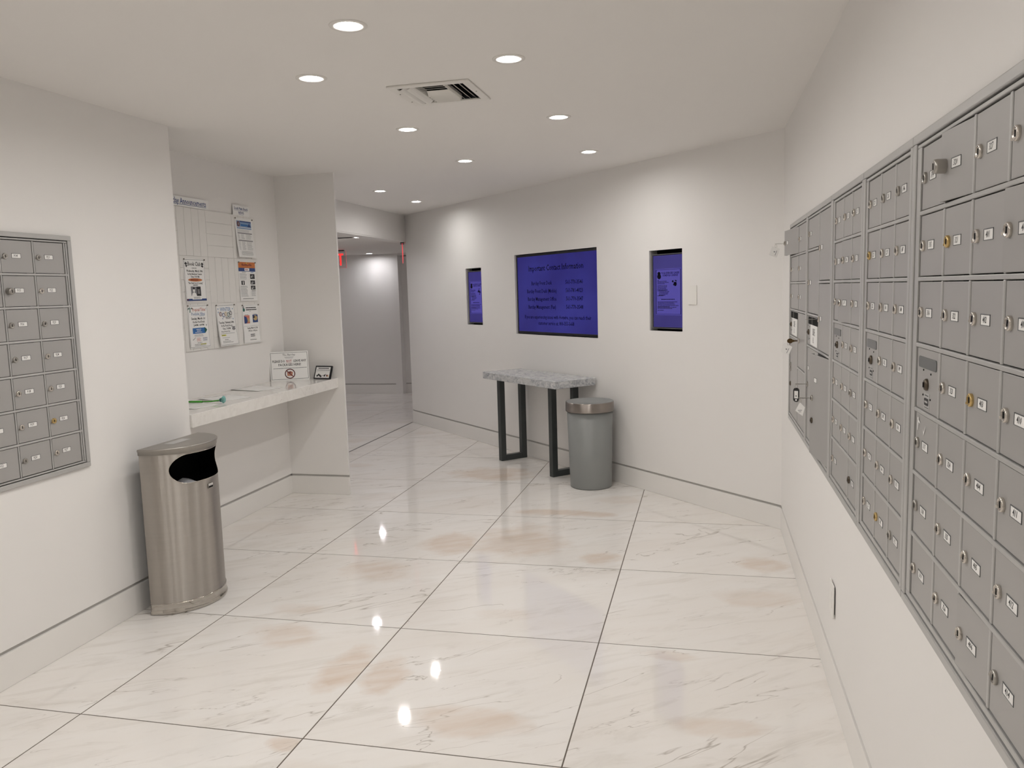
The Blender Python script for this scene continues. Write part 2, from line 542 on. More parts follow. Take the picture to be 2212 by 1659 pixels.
# corridor beyond
wall('wall_corridor', (-7.6, 11.43, 0), 0.0, 7.6 - 4.55, ZCC + 0.1)
wall('wall_corridor_recess', (-4.455, 11.53, 0), 0.0, 1.9, ZCC - 0.04, side='corridor_recess')
struct(MB().box(-4.56, -4.45, 11.395, 11.70, 0.0, ZCC).build('trim_1', M['wall']))
struct(MB().box(-4.45, -2.5, 11.415, 11.70, ZCC - 0.03, ZCC + 0.1).build('trim_2', M['wall']))
wall('wall_corridor_end', (-7.6, 5.0, 0), PI / 2, 6.43, ZCC + 0.1)
wall('wall_corridor_near', (XH - 0.12, 5.0, 0), PI, 7.6 + XH - 0.12, ZCC + 0.1)
wall('wall_corridor_side', (-2.50, 11.70, 0), -PI / 2, 2.0, ZCC + 0.1)
# ceiling with openings for the downlights and the air diffuser
LIGHTS = [(-1.150, 2.596), (-0.735, 3.145), (-1.568, 3.147), (-1.572, 4.265), (-0.738, 4.258), (-1.590, 5.410), (-0.738, 5.385), (-2.728, 6.653), (-2.729, 7.556)]
HIDDEN = [(-1.570, 2.03), (-0.737, 2.03), (-1.570, 0.91), (-0.737, 0.91), (-1.150, -0.25), (-1.57, -1.2), (-0.737, -1.2)]
VENT = (-1.150, 3.558)
RH = 0.0405
def ceiling_mesh(name, x0, x1, y0, y1, z, spots, vent=None, mat=None):
    holes = [(x - 0.06, x + 0.06, y - 0.06, y + 0.06) for x, y in spots]
    if vent:
        holes.append((vent[0] - 0.155, vent[0] + 0.155, vent[1] - 0.155, vent[1] + 0.155))
    mb = MB()
    for c in rect_cells(x0, x1, y0, y1, holes):
        mb.add([(c[0], c[2], z), (c[1], c[2], z), (c[1], c[3], z), (c[0], c[3], z)], [(3, 2, 1, 0)])
    for c in rect_cells(x0, x1, y0, y1, holes):
        mb.add([(c[0], c[2], z + 0.05), (c[1], c[2], z + 0.05), (c[1], c[3], z + 0.05), (c[0], c[3], z + 0.05)], [(0, 1, 2, 3)])
    for x, y in spots:
        n = 32
        inner, outer = [], []
        for i in range(n):
            a = 2 * PI * i / n + PI / 4
            ca, sa = math.cos(a), math.sin(a)
            k = 0.06 / max(abs(ca), abs(sa))
            inner.append((x + RH * ca, y + RH * sa, z)); outer.append((x + k * ca, y + k * sa, z))
        mb.add(inner + outer, [(i, n + i, n + (i + 1) % n, (i + 1) % n)[::-1] for i in range(n)])
    return struct(mb.build(name, mat or M['ceiling']))
ceiling_mesh('ceiling', -3.50, 0.62, -2.36, 9.05, ZC, LIGHTS + HIDDEN, VENT)

# corridor ceiling made of tiles
CL = [(-3.535, 7.960), (-4.790, 11.140)]
HCL = [(-6.0, 8.0), (-6.0, 10.2), (-5.2, 6.8)]  # unseen lights added to brighten the corridor
SCL = [(-2.95, 10.45)]  # one more unseen light, added for corridor brightness
cc = ceiling_mesh('ceiling_corridor', -7.7, XH - 0.12, 4.9, 11.7, ZCC + 0.012, CL + HCL)
ceiling_mesh('ceiling_corridor_side', XH - 0.12, -2.4, 8.85, 11.7, ZCC + 0.012, SCL)
i = 0
px = [-7.65 + 1.2 * k for k in range(5)]
for xx in (-7.07, -5.87, -4.67, ):
    for yy in (5.6, 6.8, 8.0, 9.2, 10.4):
        x0, x1, y0, y1 = xx + 0.0007, xx + 1.1993, yy + 0.0007, min(yy + 1.1993, 11.425)
        sp = [s for s in CL + HCL if x0 - 0.07 < s[0] < x1 + 0.07 and y0 - 0.07 < s[1] < y1 + 0.07]
        x1 = min(x1, XH - 0.141)
        hl = [(s[0] - 0.058, s[0] + 0.058, s[1] - 0.058, s[1] + 0.058) for s in sp]
        mb = MB()
        for c in rect_cells(x0, x1, y0, y1, hl):
            mb.box(c[0], c[1], c[2], c[3], ZCC, ZCC + 0.0119)
        mb.build('ceiling_tile', M['ceiling'], cc)

# floor: grout bed with single marble slabs
fl = struct(MB().box(-7.7, 0.70, -2.4, 11.75, -0.06, -0.0008).build('floor', M['grout']))
STAINS = [(-1.815, 3.10, .20, .15, .55), (-1.93, 3.40, .16, .08, .35), (-1.405, 2.83, .12, .22, .8), (-1.25, 2.82, .10, .18, .8), (-0.82, 2.567, .24, .12, .6),
          (-1.75, 3.98, .22, .20, .55), (-1.42, 3.40, .08, .12, .4), (-1.50, 4.50, .20, .23, .8), (-1.10, 4.58, .30, .36, .62), (-1.72, 6.32, .36, .30, .85),
          (-0.93, 5.24, .36, .085, .85), (0.27, 4.38, .15, .14, .75), (0.07, 2.68, .16, .07, .5), (-1.38, 2.31, .07, .05, .6), (-0.56, 4.35, .14, .13, .7),
          (-0.6, 4.85, .2, .18, .25), (-0.60, 2.44, .15, .09, .5), (-0.135, 3.20, .12, .05, .45), (-0.62, 5.62, .2, .12, .3), (0.2, 2.0, .2, .1, .4)]
TX0, TY0, TA, TB = -2.237, 2.353, 0.897, 0.919
for i in range(-6, 3):
    for j in range(-5, 11):
        x0, y0 = TX0 + i * TA, TY0 + j * TB
        if i < -2 and j < 3:
            continue
        if x0 + TA / 2 + y0 + TB / 2 > 7.0 and i > -3 and x0 + y0 > 6.6:
            continue
        x1, y1 = x0 + TA, y0 + TB
        g = 0.0026
        h = random.uniform(-0.0003, 0.0003)
        mb = MB().box(x0 + g, x1 - g, y0 + g, y1 - g, -0.0007, h * 0.3)
        t = mb.build('marble_tile', M['marble'], fl)
        st = [s for s in STAINS if x0 <= s[0] < x1 and y0 <= s[1] < y1]
        if not st:
            st = [(x0 + random.uniform(.1, .8), y0 + random.uniform(.1, .8), random.uniform(.12, .3), random.uniform(.08, .18), random.choice((.12, .25, .4)))]
        while len(st) < 2:
            st.append((0.0, 0.0, .01, .01, 0.0))
        for k, s in zip(('stain_a', 'stain_b'), st):
            t[k] = [float(s[0]), float(s[1]), min(1.0, float(s[4]) * 1.3)]
            t[k + '_size'] = [float(s[2]), float(s[3]), 0.0]
struct(MB().box(XH - 0.007, XH + 0.007, YF + 0.8, 8.83, -0.002, 0.0012).build('trim_4', M['thresh']))

# ------------------------------------------------------------------ recessed downlights
light_meshes = {}
def downlight(x, y, z, label, lens, group):
    if lens not in light_meshes:
        ring = MB().lathe([(RH - 0.001, 0.0), (RH + 0.001, -0.003), (0.060, -0.004), (0.0635, -0.0022), (0.064, 0.0)], 40)
        cone = MB().lathe([(RH - 0.001, -0.001), (RH - 0.002, 0.0035), (0.0370, 0.005), (0.0368, 0.047)], 32)
        ln = MB().lathe([(0.0368, 0.004), (0.0368, 0.008)], 32, cap0=True, cap1=True)
        light_meshes[lens] = (ring.build('trim_ring', M['white_trim'], mesh_only=True), cone.build('reflector', M['white_trim'], mesh_only=True),
                              ln.build('lens', M[lens], mesh_only=True))
    t = thing('recessed_light', label, 'ceiling light', (x, y, z), 0, group)
    a, b, c = light_meshes[lens]
    link('trim_ring', a, t); link('reflector', b, t); link('lens', c, t)
LL = ['round recessed downlight nearest the camera, biggest and topmost of the lit ceiling spots',
      'round recessed downlight right of the ceiling air vent and slightly nearer than it',
      'round recessed downlight left of the ceiling air vent, leftmost of the nearest three',
      'round recessed downlight just behind the air vent, on the left of its pair',
      'round recessed downlight behind the vent on the right, above the wide blue screen',
      'round recessed downlight in the third row, left one, left of the wide blue screen',
      'smallest right-hand recessed downlight, close to the top edge of the diagonal screen wall',
      'recessed downlight in the far entry bay beside the fin wall, left of the last two',
      'farthest recessed downlight of the room, close to the header over the corridor opening']
for (x, y), l in zip(LIGHTS, LL):
    downlight(x, y, ZC, l, 'lens', 'recessed downlights in the room ceiling')
for k, (x, y) in enumerate(HIDDEN):
    downlight(x, y, ZC, 'recessed downlight outside the photo, %s, above or behind the camera' % ['nearest row on the left', 'nearest row on the right', 'second row on the left', 'second row on the right', 'single one in the middle', 'last row on the left', 'last row on the right'][k], 'lens', 'recessed downlights behind the camera')
for (x, y), l in zip(CL, ['recessed light in the low corridor ceiling just past the header', 'far recessed light in the corridor ceiling by the end wall, throwing a bright patch']):
    downlight(x, y, ZCC, l, 'lens_cool', 'recessed lights in the corridor ceiling')
for k, (x, y) in enumerate(HCL + SCL):
    downlight(x, y, ZCC, 'added unseen light brightening the corridor, %s' % ['behind the fin wall, deep on the left', 'behind the fin wall, far left corner', 'behind the fin wall, nearest the room', 'behind the diagonal wall on the right'][k], 'lens_cool', 'added unseen corridor lights')

# ------------------------------------------------------------------ air vent
vt = thing('air_vent', 'square white four-way air vent with bent louvres and dark gaps in the ceiling', 'air vent', (VENT[0], VENT[1], ZC))
mb = MB()
O, I = 0.185, 0.148
for a, b, c, d in ((-O, O, -O, -I), (-O, O, I, O), (-O, -I, -I, I), (I, O, -I, I)):
    mb.box(a, b, c, d, -0.008, -0.0005)
fr = mb.build('frame', M['white_trim'], vt, bevel=0.002)
sc = MB()
for x, y in ((-0.167, -0.06), (-0.167, 0.09), (0.167, 0.0)):
    sc.lathe([(0.0035, -0.0095), (0.0035, -0.007)], 10, (x, y, 0), cap0=True)
sc.build('screw', M['pin'], fr)
mb = MB()
for a, b, c, d in ((-.15, .15, -.15, -.147), (-.15, .15, .147, .15), (-.15, -.147, -.147, .147), (.147, .15, -.147, .147)):
    mb.box(a, b, c, d, 0.0, 0.16)
mb.box(-.15, .15, -.15, .15, 0.16, 0.165)
mb.build('duct', M['duct'], vt)
def blade(length, width, x, y, along_y, tilt, curve=0.3, z=0.0):
    mb = MB()
    pts = []
    n = 5
    for i in range(n + 1):
        s = i / n - 0.5
        a = tilt + curve * s
        pts.append((s * width * math.cos(a), s * width * math.sin(a)))
    pr = [(px_, pz_ + 0.0007) for px_, pz_ in pts] + [(px_, pz_ - 0.0007) for px_, pz_ in reversed(pts)]
    mb.prism(pr, -length / 2, length / 2)
    return mb.build('louvre_blade', M['white_trim'], vt, (x, y, z), (0, 0, 0 if along_y else PI / 2))
for x, w in ((-0.120, 0.046), (-0.088, 0.044)):
    blade(0.286, w, x, 0.0, True, math.radians(40), 0.5, -0.004)
for x in (0.066, 0.094, 0.122):
    blade(0.290, 0.026, x, 0.0, True, math.radians(-36), -0.25, 0.004)
for y in (-0.115, -0.085, -0.055, -0.025):
    blade(0.122, 0.022, -0.006, y, False, math.radians(15), 0.1, 0.004)
for y in (0.015, 0.045, 0.075, 0.105, 0.135):
    blade(0.116, 0.032, -0.006, y, False, math.radians(-38), -0.4, 0.003)
MB().box(-0.074, -0.0725, -0.146, 0.146, -0.004, 0.022).box(0.056, 0.0575, -0.146, 0.146, -0.004, 0.022).build('divider_bar', M['white_trim'], vt)

# ------------------------------------------------------------------ mailbox units
lock_meshes = {}
def lock_mesh(kind):
    if kind in lock_meshes:
        return lock_meshes[kind]
    mb = MB()
    if kind == 'knob':            # lock barrel standing far out of the door
        mb.lathe([(0.0135, 0), (0.0135, 0.016), (0.0125, 0.020), (0.010, 0.021)], 24, axis='y', cap1=True)
        mb.box(-0.0012, 0.0012, -0.0216, -0.0208, -0.006, 0.006, 1)
        me = mb.build('lock', [M['steel_dull'], M['dark']], mesh_only=True)
    elif kind == 'arrow':
        mb.lathe([(0.0125, 0), (0.0125, 0.003), (0.010, 0.006), (0.007, 0.007)], 24, axis='y', cap1=True)
        mb.box(-0.0012, 0.0012, -0.0085, -0.0068, -0.005, 0.005, 1)
        me = mb.build('lock', [M['bronze'], M['dark']], mesh_only=True)
    else:
        mt = {'n': 'chrome', 's': 'steel_dull', 'b': 'brass', 'd': 'bronze'}[kind]
        mb.lathe([(0.0116, 0), (0.0118, 0.0035), (0.0108, 0.0055), (0.0088, 0.0058), (0.0078, 0.0042), (0.0066, 0.0046)], 24, axis='y', cap1=True)
        mb.box(-0.0014, 0.0014, -0.0052, -0.0044, -0.005, 0.005, 1)
        mb.add([(-0.0120, -0.0005, -0.003), (-0.0185, -0.0045, -0.004), (-0.0185, -0.0045, -0.008), (-0.0115, -0.0005, -0.009)], [(0, 1, 2, 3), (3, 2, 1, 0)], 0)
        me = mb.build('lock', [M[mt], M['dark']], mesh_only=True)
    lock_meshes[kind] = me
    return me

def nameplate(num):
    mb = MB()
    # holder rim, coloured dark as the recess shadow, and the card with its handwritten number
    w, h = 0.0215, 0.0083
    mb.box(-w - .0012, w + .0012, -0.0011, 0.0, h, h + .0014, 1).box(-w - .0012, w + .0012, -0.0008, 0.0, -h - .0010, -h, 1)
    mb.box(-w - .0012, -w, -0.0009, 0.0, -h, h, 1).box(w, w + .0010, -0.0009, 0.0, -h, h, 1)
    mb.box(-w, w, -0.0004, 0.0, -h, h, 0)
    if num:
        mb.text(num, 0.0150, -0.003, -0.0007, 0.0, 2, sx=0.85, shear=0.18, bold=.01)
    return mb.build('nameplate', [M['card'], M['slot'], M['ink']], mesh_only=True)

def make_door(u, x0, x1, z0, z1, num=None, lock='n', ajar=0.0, lock_at=None, plate_at=None, locks=None, seam=False):
    w, h = x1 - x0, z1 - z0
    g = 0.0019
    mb = MB().box(-w + g, -g, 0.0, 0.004, g, h - g)
    mb.box(-w + g, -w + 0.006, 0.004, 0.016, g, h - g).box(-0.006, -g, 0.004, 0.016, g, h - g)
    d = mb.build('door', M['door'], u, (x1, -0.006, z0), (0, 0, ajar), bevel=0.0012)
    lx, lz = lock_at or (0.025, h / 2)
    for lk, (ax, az) in ([(lock, (lx, lz))] + list(locks or [])):
        if lk:
            link('lock', lock_mesh(lk), d, (-w + ax, 0.0, az), (0, random.uniform(-0.15, 0.15), 0))
    if num is not None:
        pxy = plate_at or (lx + 0.0545, lz)
        link('nameplate', nameplate(num), d, (-w + pxy[0], 0.0, pxy[1]))
    return d

def arrow_panel(u, x0, x1, z0, z1, black=False, sign=False):
    w, h = x1 - x0, z1 - z0
    mb = MB().box(0.0012, w - 0.0012, 0.0, 0.004, 0.0012, h - 0.0012)
    p = mb.build('master_panel', M['door'], u, (x0, -0.006, z0), bevel=0.001)
    q = MB()
    if black:
        q.box(0.03, w - 0.006, -0.0012, 0.0, h - 0.036, h - 0.004, 0)
        q.box(w * 0.45, w * 0.47, -0.0016, -0.001, h - 0.036, h - 0.004, 1)
        q.build('outgoing_slot', [M['dark'], M['steel_dull']], p)
    else:
        q.prism(rrect(0.016, w - 0.014, h - 0.041, h - 0.018, 0.006), -0.0012, 0.0, 0)
        q.build('outgoing_slot', [M['slot']], p)
    cx = w * 0.5 if not black else 0.045
    link('lock', lock_mesh('arrow'), p, (cx, 0.0, h * 0.44))
    s = MB()
    for ax, az in ((-.028, .028), (.028, .024), (-.028, -.024), (.028, -.028)):
        s.lathe([(0.0022, 0), (0.0020, 0.0012)], 8, (cx + ax, 0, h * 0.44 + az), axis='y', cap1=True)
    s.build('screw', M['dark'], p)
    if not black:
        k = MB().box(cx - .021, cx + .021, -0.0006, 0, 0.006, 0.040, 0)
        k.prism(rrect(cx - .017, cx + .015, 0.014, 0.029, .004), -0.0010, -0.0004, 1)
        k.box(cx - .012, cx + .010, -0.0013, -0.0009, 0.0195, 0.0235, 0)
        k.box(cx - .012, cx + .012, -0.0010, -0.0004, 0.034, 0.0355, 1).box(cx - .015, cx + .015, -0.0010, -0.0004, 0.009, 0.0100, 1)
        k.build('decal', [M['alu'], M['ink']], p)
    else:
        k = MB().box(0.018, 0.050, -0.0006, 0, 0.008, 0.040, 0)
        k.box(0.022, 0.045, -0.0010, -0.0005, 0.020, 0.030, 1)
        k.build('decal', [M['alu'], M['ink_grey']], p)
    if sign:
        sx0, sx1 = (0.105, 0.318) if sign == 1 else (0.085, 0.312)
        k = MB().box(sx0, sx1, -0.0010, -0.0002, 0.006, 0.100, 0)
        c = (sx0 + sx1) / 2
        k.text('SIDE', 0.042, c, -0.0014, 0.062, 1, sx=0.9).text('BL', 0.034, c - 0.01, -0.0014, 0.028, 1, sx=0.8)
        k.build('paper_sign', [M['paper'], M['ink']], p)
    return p

RZ = [1.773, 1.637, 1.500, 1.361, 1.222, 1.083, 0.945, 0.807]
RAIL = 0.0043
def make_unit(name, label, loc, rotz, W, H, zoff, tl, tr, bars, cols, rails_skip=(), divs=()):
    u = thing(name, label, 'mailboxes', loc, rotz, 'wall mailbox units')
    b = 0.020
    mb = MB()
    mb.box(tl[0], W - tr[0], -0.0125, -0.001, H - b, H).box(tl[0], W - tr[0], -0.0125, -0.001, 0, b)
    mb.box(tl[0], tl[1], -0.0125, -0.001, b, H - b).box(W - tr[1], W - tr[0], -0.0125, -0.001, b, H - b)
    mb.build('outer_frame', M['alu'], u, bevel=0.0025)
    c0, c1, z0, z1 = cols[0] - 0.004, cols[-1] + 0.004, 0.807 - zoff, 1.773 - zoff
    i0, i1 = tl[1] + 0.003, W - tr[1] - 0.003
    mb = MB()
    mb.box(i0, i1, -0.0092, 0.02, z1 + .001, H - b - 0.0035).box(i0, i1, -0.0092, 0.02, b + 0.0035, z0 - .001)
    mb.box(i0, c0, -0.0092, 0.02, z0 - .001, z1 + .001).box(c1, i1, -0.0092, 0.02, z0 - .001, z1 + .001)
    mb.build('inner_frame', M['alu'], u, bevel=0.0015)
    cb = MB()
    cb.box(i0, i1, 0.32, 0.325, b, H - b).box(i0, i0 + .003, 0.021, 0.32, b, H - b).box(i1 - .003, i1, 0.021, 0.32, b, H - b)
    cb.box(i0, i1, 0.021, 0.32, b, b + .003).box(i0, i1, 0.021, 0.32, H - b - .003, H - b)
    cb.build('cabinet_box', M['cabinet_in'], u)
    for (xa, xb, z) in bars:
        z -= zoff
        MB().box(xa - .004, xb + .004, -0.0092, 0.03, z - RAIL, z + RAIL).build('rail', M['alu'], u, bevel=0.0018)
    for (x, za, zb) in divs:
        MB().box(x - .0048, x + .0048, -0.0078, 0.03, zb - zoff + RAIL, za - zoff - RAIL).build('divider', M['alu'], u, bevel=0.0022)
    return u

def zr(i, j, zoff):
    # local z range of a door covering rows i..j (0 = top)
    a = RZ[i] - (RAIL if i > 0 else 0.0) - zoff
    b = RZ[j + 1] + (RAIL if j < 6 else 0.0) - zoff
    return b, a
ZO = 0.771
H = 1.805 - ZO
def regular(u, cols, divw, numbers, skip, zoff, locks, ajars=None):
    n = len(cols) - 1
    for c in range(n):
        for r in range(7):
            if (c, r) in skip:
                continue
            x0 = cols[c] + (divw if c else 0); x1 = cols[c + 1] - (divw if c < n - 1 else 0)
            b, a = zr(r, r, zoff)
            make_door(u, x0, x1, b, a, numbers.get((c, r), ''), locks.get((c, r), 'n'), ajar=(ajars or {}).get((c, r), 0.0))

def numbering(start, skip, n, bad=(313, 413, 213, 913)):
    d, k = {}, start
    for c in range(n):
        for r in range(7):
            if (c, r) in skip:
                continue
            while k in bad:
                k += 1
            if k % 100 > 27:
                k = (k // 100 + 1) * 100 + 1
            d[(c, r)] = str(k); k += 1
    return d

def grid_unit(name, label, y0, y1, colY, skip, numbers, locks, rot=-PI / 2, x=XR, zo=ZO, hh=None, tl=None, tr=None):
    f = (lambda y: y0 - y) if rot < 0 else (lambda y: y - y0)
    W = abs(y0 - y1)
    cols = [f(y) for y in colY]
    bars = [(cols[0], cols[-1], RZ[r]) for r in range(1, 7)]
    divs = [(cols[c], RZ[r] + (RAIL if r == 0 else 0), RZ[r + 1] - (RAIL if r == 6 else 0)) for c in range(1, len(cols) - 1) for r in range(7) if (c - 1, r, 'wide') not in skip]
    u = make_unit(name, label, (x, y0, zo), rot, W, hh or H, zo, tl or (0.001, 0.027), tr or (0.001, 0.020), bars, cols, divs=divs)
    return u, cols

# unit E: nearest on the right
skE = {(0, 3)}
numE = numbering(314, skE, 5)
lkE = {(0, 0): 's', (1, 1): 'b', (2, 3): 'b', (1, 0): 'knob', (0, 3): None, (2, 2): 'n', (3, 6): 's', (4, 6): 'd', (0, 5): 's', (0, 4): 's'}
u, cols = grid_unit('mailbox_unit', 'largest grey mailbox unit, nearest on the right wall, cut by the photo edge', 1.944, 1.008,
                    [1.881, 1.711, 1.543, 1.377, 1.210, 1.046], skE, numE, lkE)
regular(u, cols, 0.0055, numE, skE, ZO, lkE, {(1, 0): 0.075, (3, 1): 0.05, (2, 6): 0.035})
b, a = zr(3, 3, ZO)
arrow_panel(u, cols[0], cols[1] - 0.0055, b, a)
# white paint scuffs on the door below the panel
MB().add([(0.083, -0.0073, 0.435), (0.090, -0.0073, 0.437), (0.092, -0.0073, 0.431), (0.104, -0.0073, 0.428), (0.104, -0.0073, 0.424), (0.091, -0.0073, 0.426), (0.087, -0.0073, 0.408), (0.083, -0.0073, 0.408)],
         [(0, 1, 2, 3, 4, 5, 6, 7)[::-1]]).add([(0.128, -0.0073, 0.418), (0.135, -0.0073, 0.412), (0.148, -0.0073, 0.428), (0.134, -0.0073, 0.404)], [(0, 1, 2, 3)[::-1]]).build('paint_scuff', M['card'], u)
# unit D
skD = {(0, 3)}
numD = numbering(220, skD, 3)
lkD = {(0, 1): 'b', (1, 6): 'b', (2, 6): 's', (1, 0): 's', (2, 0): 's'}
u, cols = grid_unit('mailbox_unit', 'grey three-column mailbox unit with one bright brass lock, next to the largest unit', 2.506, 1.946,
                    [2.450, 2.289, 2.125, 1.963], skD, numD, lkD)
regular(u, cols, 0.005, numD, skD, ZO, lkD)
b, a = zr(3, 3, ZO)
arrow_panel(u, cols[0], cols[1] - 0.005, b, a)
# unit C (its lowest left door is double width)
skC = {(0, 3), (0, 6), (1, 6), (0, 6, 'wide')}
numC = numbering(127, skC, 3)
lkC = {(2, 4): 's', (2, 6): 'd'}
u, cols = grid_unit('mailbox_unit', 'grey three-column mailbox unit with a double-width door at its lower left', 3.106, 2.508,
                    [3.043, 2.873, 2.711, 2.553], skC, numC, lkC, tl=(0.001, 0.034))
regular(u, cols, 0.005, numC, skC, ZO, lkC, {(1, 2): 0.10, (1, 1): 0.035})
b, a = zr(3, 3, ZO)
arrow_panel(u, cols[0], cols[1] - 0.005, b, a)
b, a = zr(6, 6, ZO)
make_door(u, cols[0], cols[2] - 0.005, b, a, '211', 'n')
# unit B: parcel doors
f = lambda y: 3.830 - y
cB = [f(3.797), f(3.448), f(3.126)]
z = lambda v: v - ZO
uB = make_unit('mailbox_unit', 'grey parcel locker unit with tall doors, paper sign and a hanging black key tag', (XR, 3.830, ZO), -PI / 2, 3.830 - 3.108, H, ZO,
               (0.001, 0.030), (0.001, 0.012), [(cB[0], cB[1], 1.637), (cB[1], cB[2], 1.500), (cB[0], cB[1], 1.361), (cB[0], cB[2], 1.222)], cB,
               divs=[(cB[1], 1.779, 0.800)])
e = 0.0055
make_door(uB, cB[0], cB[1] - e, z(1.637) + e, z(1.773), '', 'n')
make_door(uB, cB[0], cB[1] - e, z(1.361) + e, z(1.637) - e, '', 'n')
make_door(uB, cB[1] + e, cB[2], z(1.500) + e, z(1.773), '', 'n', lock_at=(0.012, 0.128), plate_at=(0.062, 0.130))
make_door(uB, cB[1] + e, cB[2], z(1.222) + e, z(1.500) - e, '', 'n', lock_at=(0.010, 0.124), plate_at=(0.055, 0.128))
arrow_panel(uB, cB[0], cB[1] - e, z(1.222) + e, z(1.361) - e, black=True, sign=1)
make_door(uB, cB[0], cB[1] - e, z(0.807), z(1.222) - e, '', 's', lock_at=(0.020, 0.243), plate_at=(0.040, 0.317))
make_door(uB, cB[1] + e, cB[2], z(0.807), z(1.222) - e, '', 's', ajar=math.radians(5.6), lock_at=(0.045, 0.232), plate_at=(0.095, 0.308), locks=[('d', (0.045, 0.141))])
# unit A: farthest, with the top door ajar
f = lambda y: 4.562 - y
cA = [f(4.535), f(4.185), f(3.868)]
uA = make_unit('mailbox_unit', 'farthest grey mailbox unit beside the wall corner, its top left door standing ajar', (XR, 4.562, ZO), -PI / 2, 4.562 - 3.832, H, ZO,
               (0.001, 0.018), (0.001, 0.014), [(cA[0], cA[2], 1.637), (cA[0], cA[2], 1.500), (cA[0], cA[2], 1.361), (cA[0], cA[1], 1.222), (cA[1], cA[2], 1.083)], cA)
for r in range(3):
    b, a = zr(r, r, ZO)
    make_door(uA, cA[0], cA[1] - e, b, a, '', 'n', ajar=math.radians(6.0) if r == 0 else 0.0, lock_at=(0.022, (a - b) / 2), plate_at=(0.080, (a - b) / 2))
    make_door(uA, cA[1] + e, cA[2], b, a, '', 'n', lock_at=(0.022, (a - b) / 2), plate_at=(0.080, (a - b) / 2))
arrow_panel(uA, cA[0], cA[1] - e, z(1.222) + e, z(1.361) - e, black=True, sign=2)
make_door(uA, cA[0], cA[1] - e, z(0.807), z(1.222) - e, None, 's', lock_at=(0.030, 0.262), locks=[('s', (0.030, 0.238)), ('d', (0.028, 0.160))])
make_door(uA, cA[1] + e, cA[2], z(1.083) + e, z(1.361) - e, None, 'n', lock_at=(0.048, 0.130))
make_door(uA, cA[1] + e, cA[2], z(0.807), z(1.083) - e, '', 'n', lock_at=(0.016, 0.130), plate_at=(0.060, 0.126))

# unit on the left wall
numL = {}
skL = {(1, 3)}
seq = numbering(819, skL, 5, bad=(813, 913))
# visible columns read 906-912, 914-920, 921-927
names = [[str(k) for k in range(906, 913)], [str(k) for k in range(914, 921)], [str(k) for k in range(921, 928)]]
for c in range(5):
    for r in range(7):
        numL[(c, r)] = names[c - 2][r] if c >= 2 else (seq.get((c, r), ''))
lkL = {(3, 0): 's', (3, 1): 'knob', (3, 2): 's', (4, 5): 'b', (3, 6): 's', (4, 0): 's', (3, 3): 's'}
zo = 0.779
HL = 1.790 - zo
RZ_R = list(RZ)
RZ[:] = [1.759, 1.623, 1.489, 1.353, 1.216, 1.080, 0.943, 0.810]
def grid_left():
    y0, y1 = 2.070, 3.000
    cols = [y - y0 for y in (2.135, 2.300, 2.463, 2.628, 2.793, 2.955)]
    bars = [(cols[0], cols[-1] + 0.012, RZ[r]) for r in range(1, 7)]
    divs = [(cols[c], RZ[r] + (RAIL if r == 0 else 0), RZ[r + 1] - (RAIL if r == 6 else 0)) for c in range(1, 5) for r in range(7)]
    # frame pieces written against the right-hand unit heights
    u = thing('mailbox_unit', 'grey mailbox unit with handwritten numbers on the left wall, cut by the photo edge', 'mailboxes', (XL, y0, zo), PI / 2, 'wall mailbox units')
    W, b = y1 - y0, 0.020
    mb = MB()
    mb.box(0.001, W - .001, -0.0125, -0.001, HL - b, HL).box(0.001, W - .001, -0.0125, -0.001, 0, b)
    mb.box(0.001, 0.022, -0.0125, -0.001, b, HL - b).box(W - .022, W - .001, -0.0125, -0.001, b, HL - b)
    mb.build('outer_frame', M['alu'], u, bevel=0.0025)
    i0, i1, z0, z1 = 0.025, W - 0.025, 0.810 - zo, 1.759 - zo
    mb = MB().box(i0, i1, -0.0092, 0.02, z1 + .001, HL - b - .0035).box(i0, i1, -0.0092, 0.02, b + .0035, z0 - .001)
    mb.box(i0, cols[0] - .004, -0.0092, 0.02, z0, z1).box(i1 - 0.008, i1, -0.0092, 0.02, z0, z1)
    mb.build('inner_frame', M['alu'], u, bevel=0.0015)
    MB().box(cols[-1] + 0.001, cols[-1] + 0.007, -0.0095, 0.02, z0, z1).build('hinge_strip', M['alu'], u, bevel=0.001)
    cb = MB()
    cb.box(i0, i1, 0.32, 0.325, b, HL - b).box(i0, i0 + .003, 0.021, 0.32, b, HL - b).box(i1 - .003, i1, 0.021, 0.32, b, HL - b)
    cb.box(i0, i1, 0.021, 0.32, b, b + .003).box(i0, i1, 0.021, 0.32, HL - b - .003, HL - b)
    cb.build('cabinet_box', M['cabinet_in'], u)
    for xa, xb, zz in bars:
        MB().box(xa - .004, xb, -0.0092, 0.03, zz - zo - RAIL, zz - zo + RAIL).build('rail', M['alu'], u, bevel=0.0018)
    for x, za, zb in divs:
        MB().box(x - .003, x + .003, -0.0075, 0.03, zb - zo + RAIL, za - zo - RAIL).build('divider', M['alu'], u, bevel=0.0015)
    for c in range(5):
        for r in range(7):
            if (c, r) in skL:
                continue
            x0 = cols[c] + (0.004 if c else 0); x1 = cols[c + 1] - (0.004 if c < 4 else 0)
            bb, aa = zr(r, r, zo)
            make_door(u, x0, x1, bb, aa, numL[(c, r)], lkL.get((c, r), 's' if (c + r) % 3 == 0 else 'n'), lock_at=(0.021, (aa - bb) / 2), plate_at=(0.076, (aa - bb) / 2 + 0.003))
    bb, aa = zr(3, 3, zo)
    arrow_panel(u, cols[1] + .004, cols[2] - .004, bb, aa)
grid_left()
RZ[:] = RZ_R

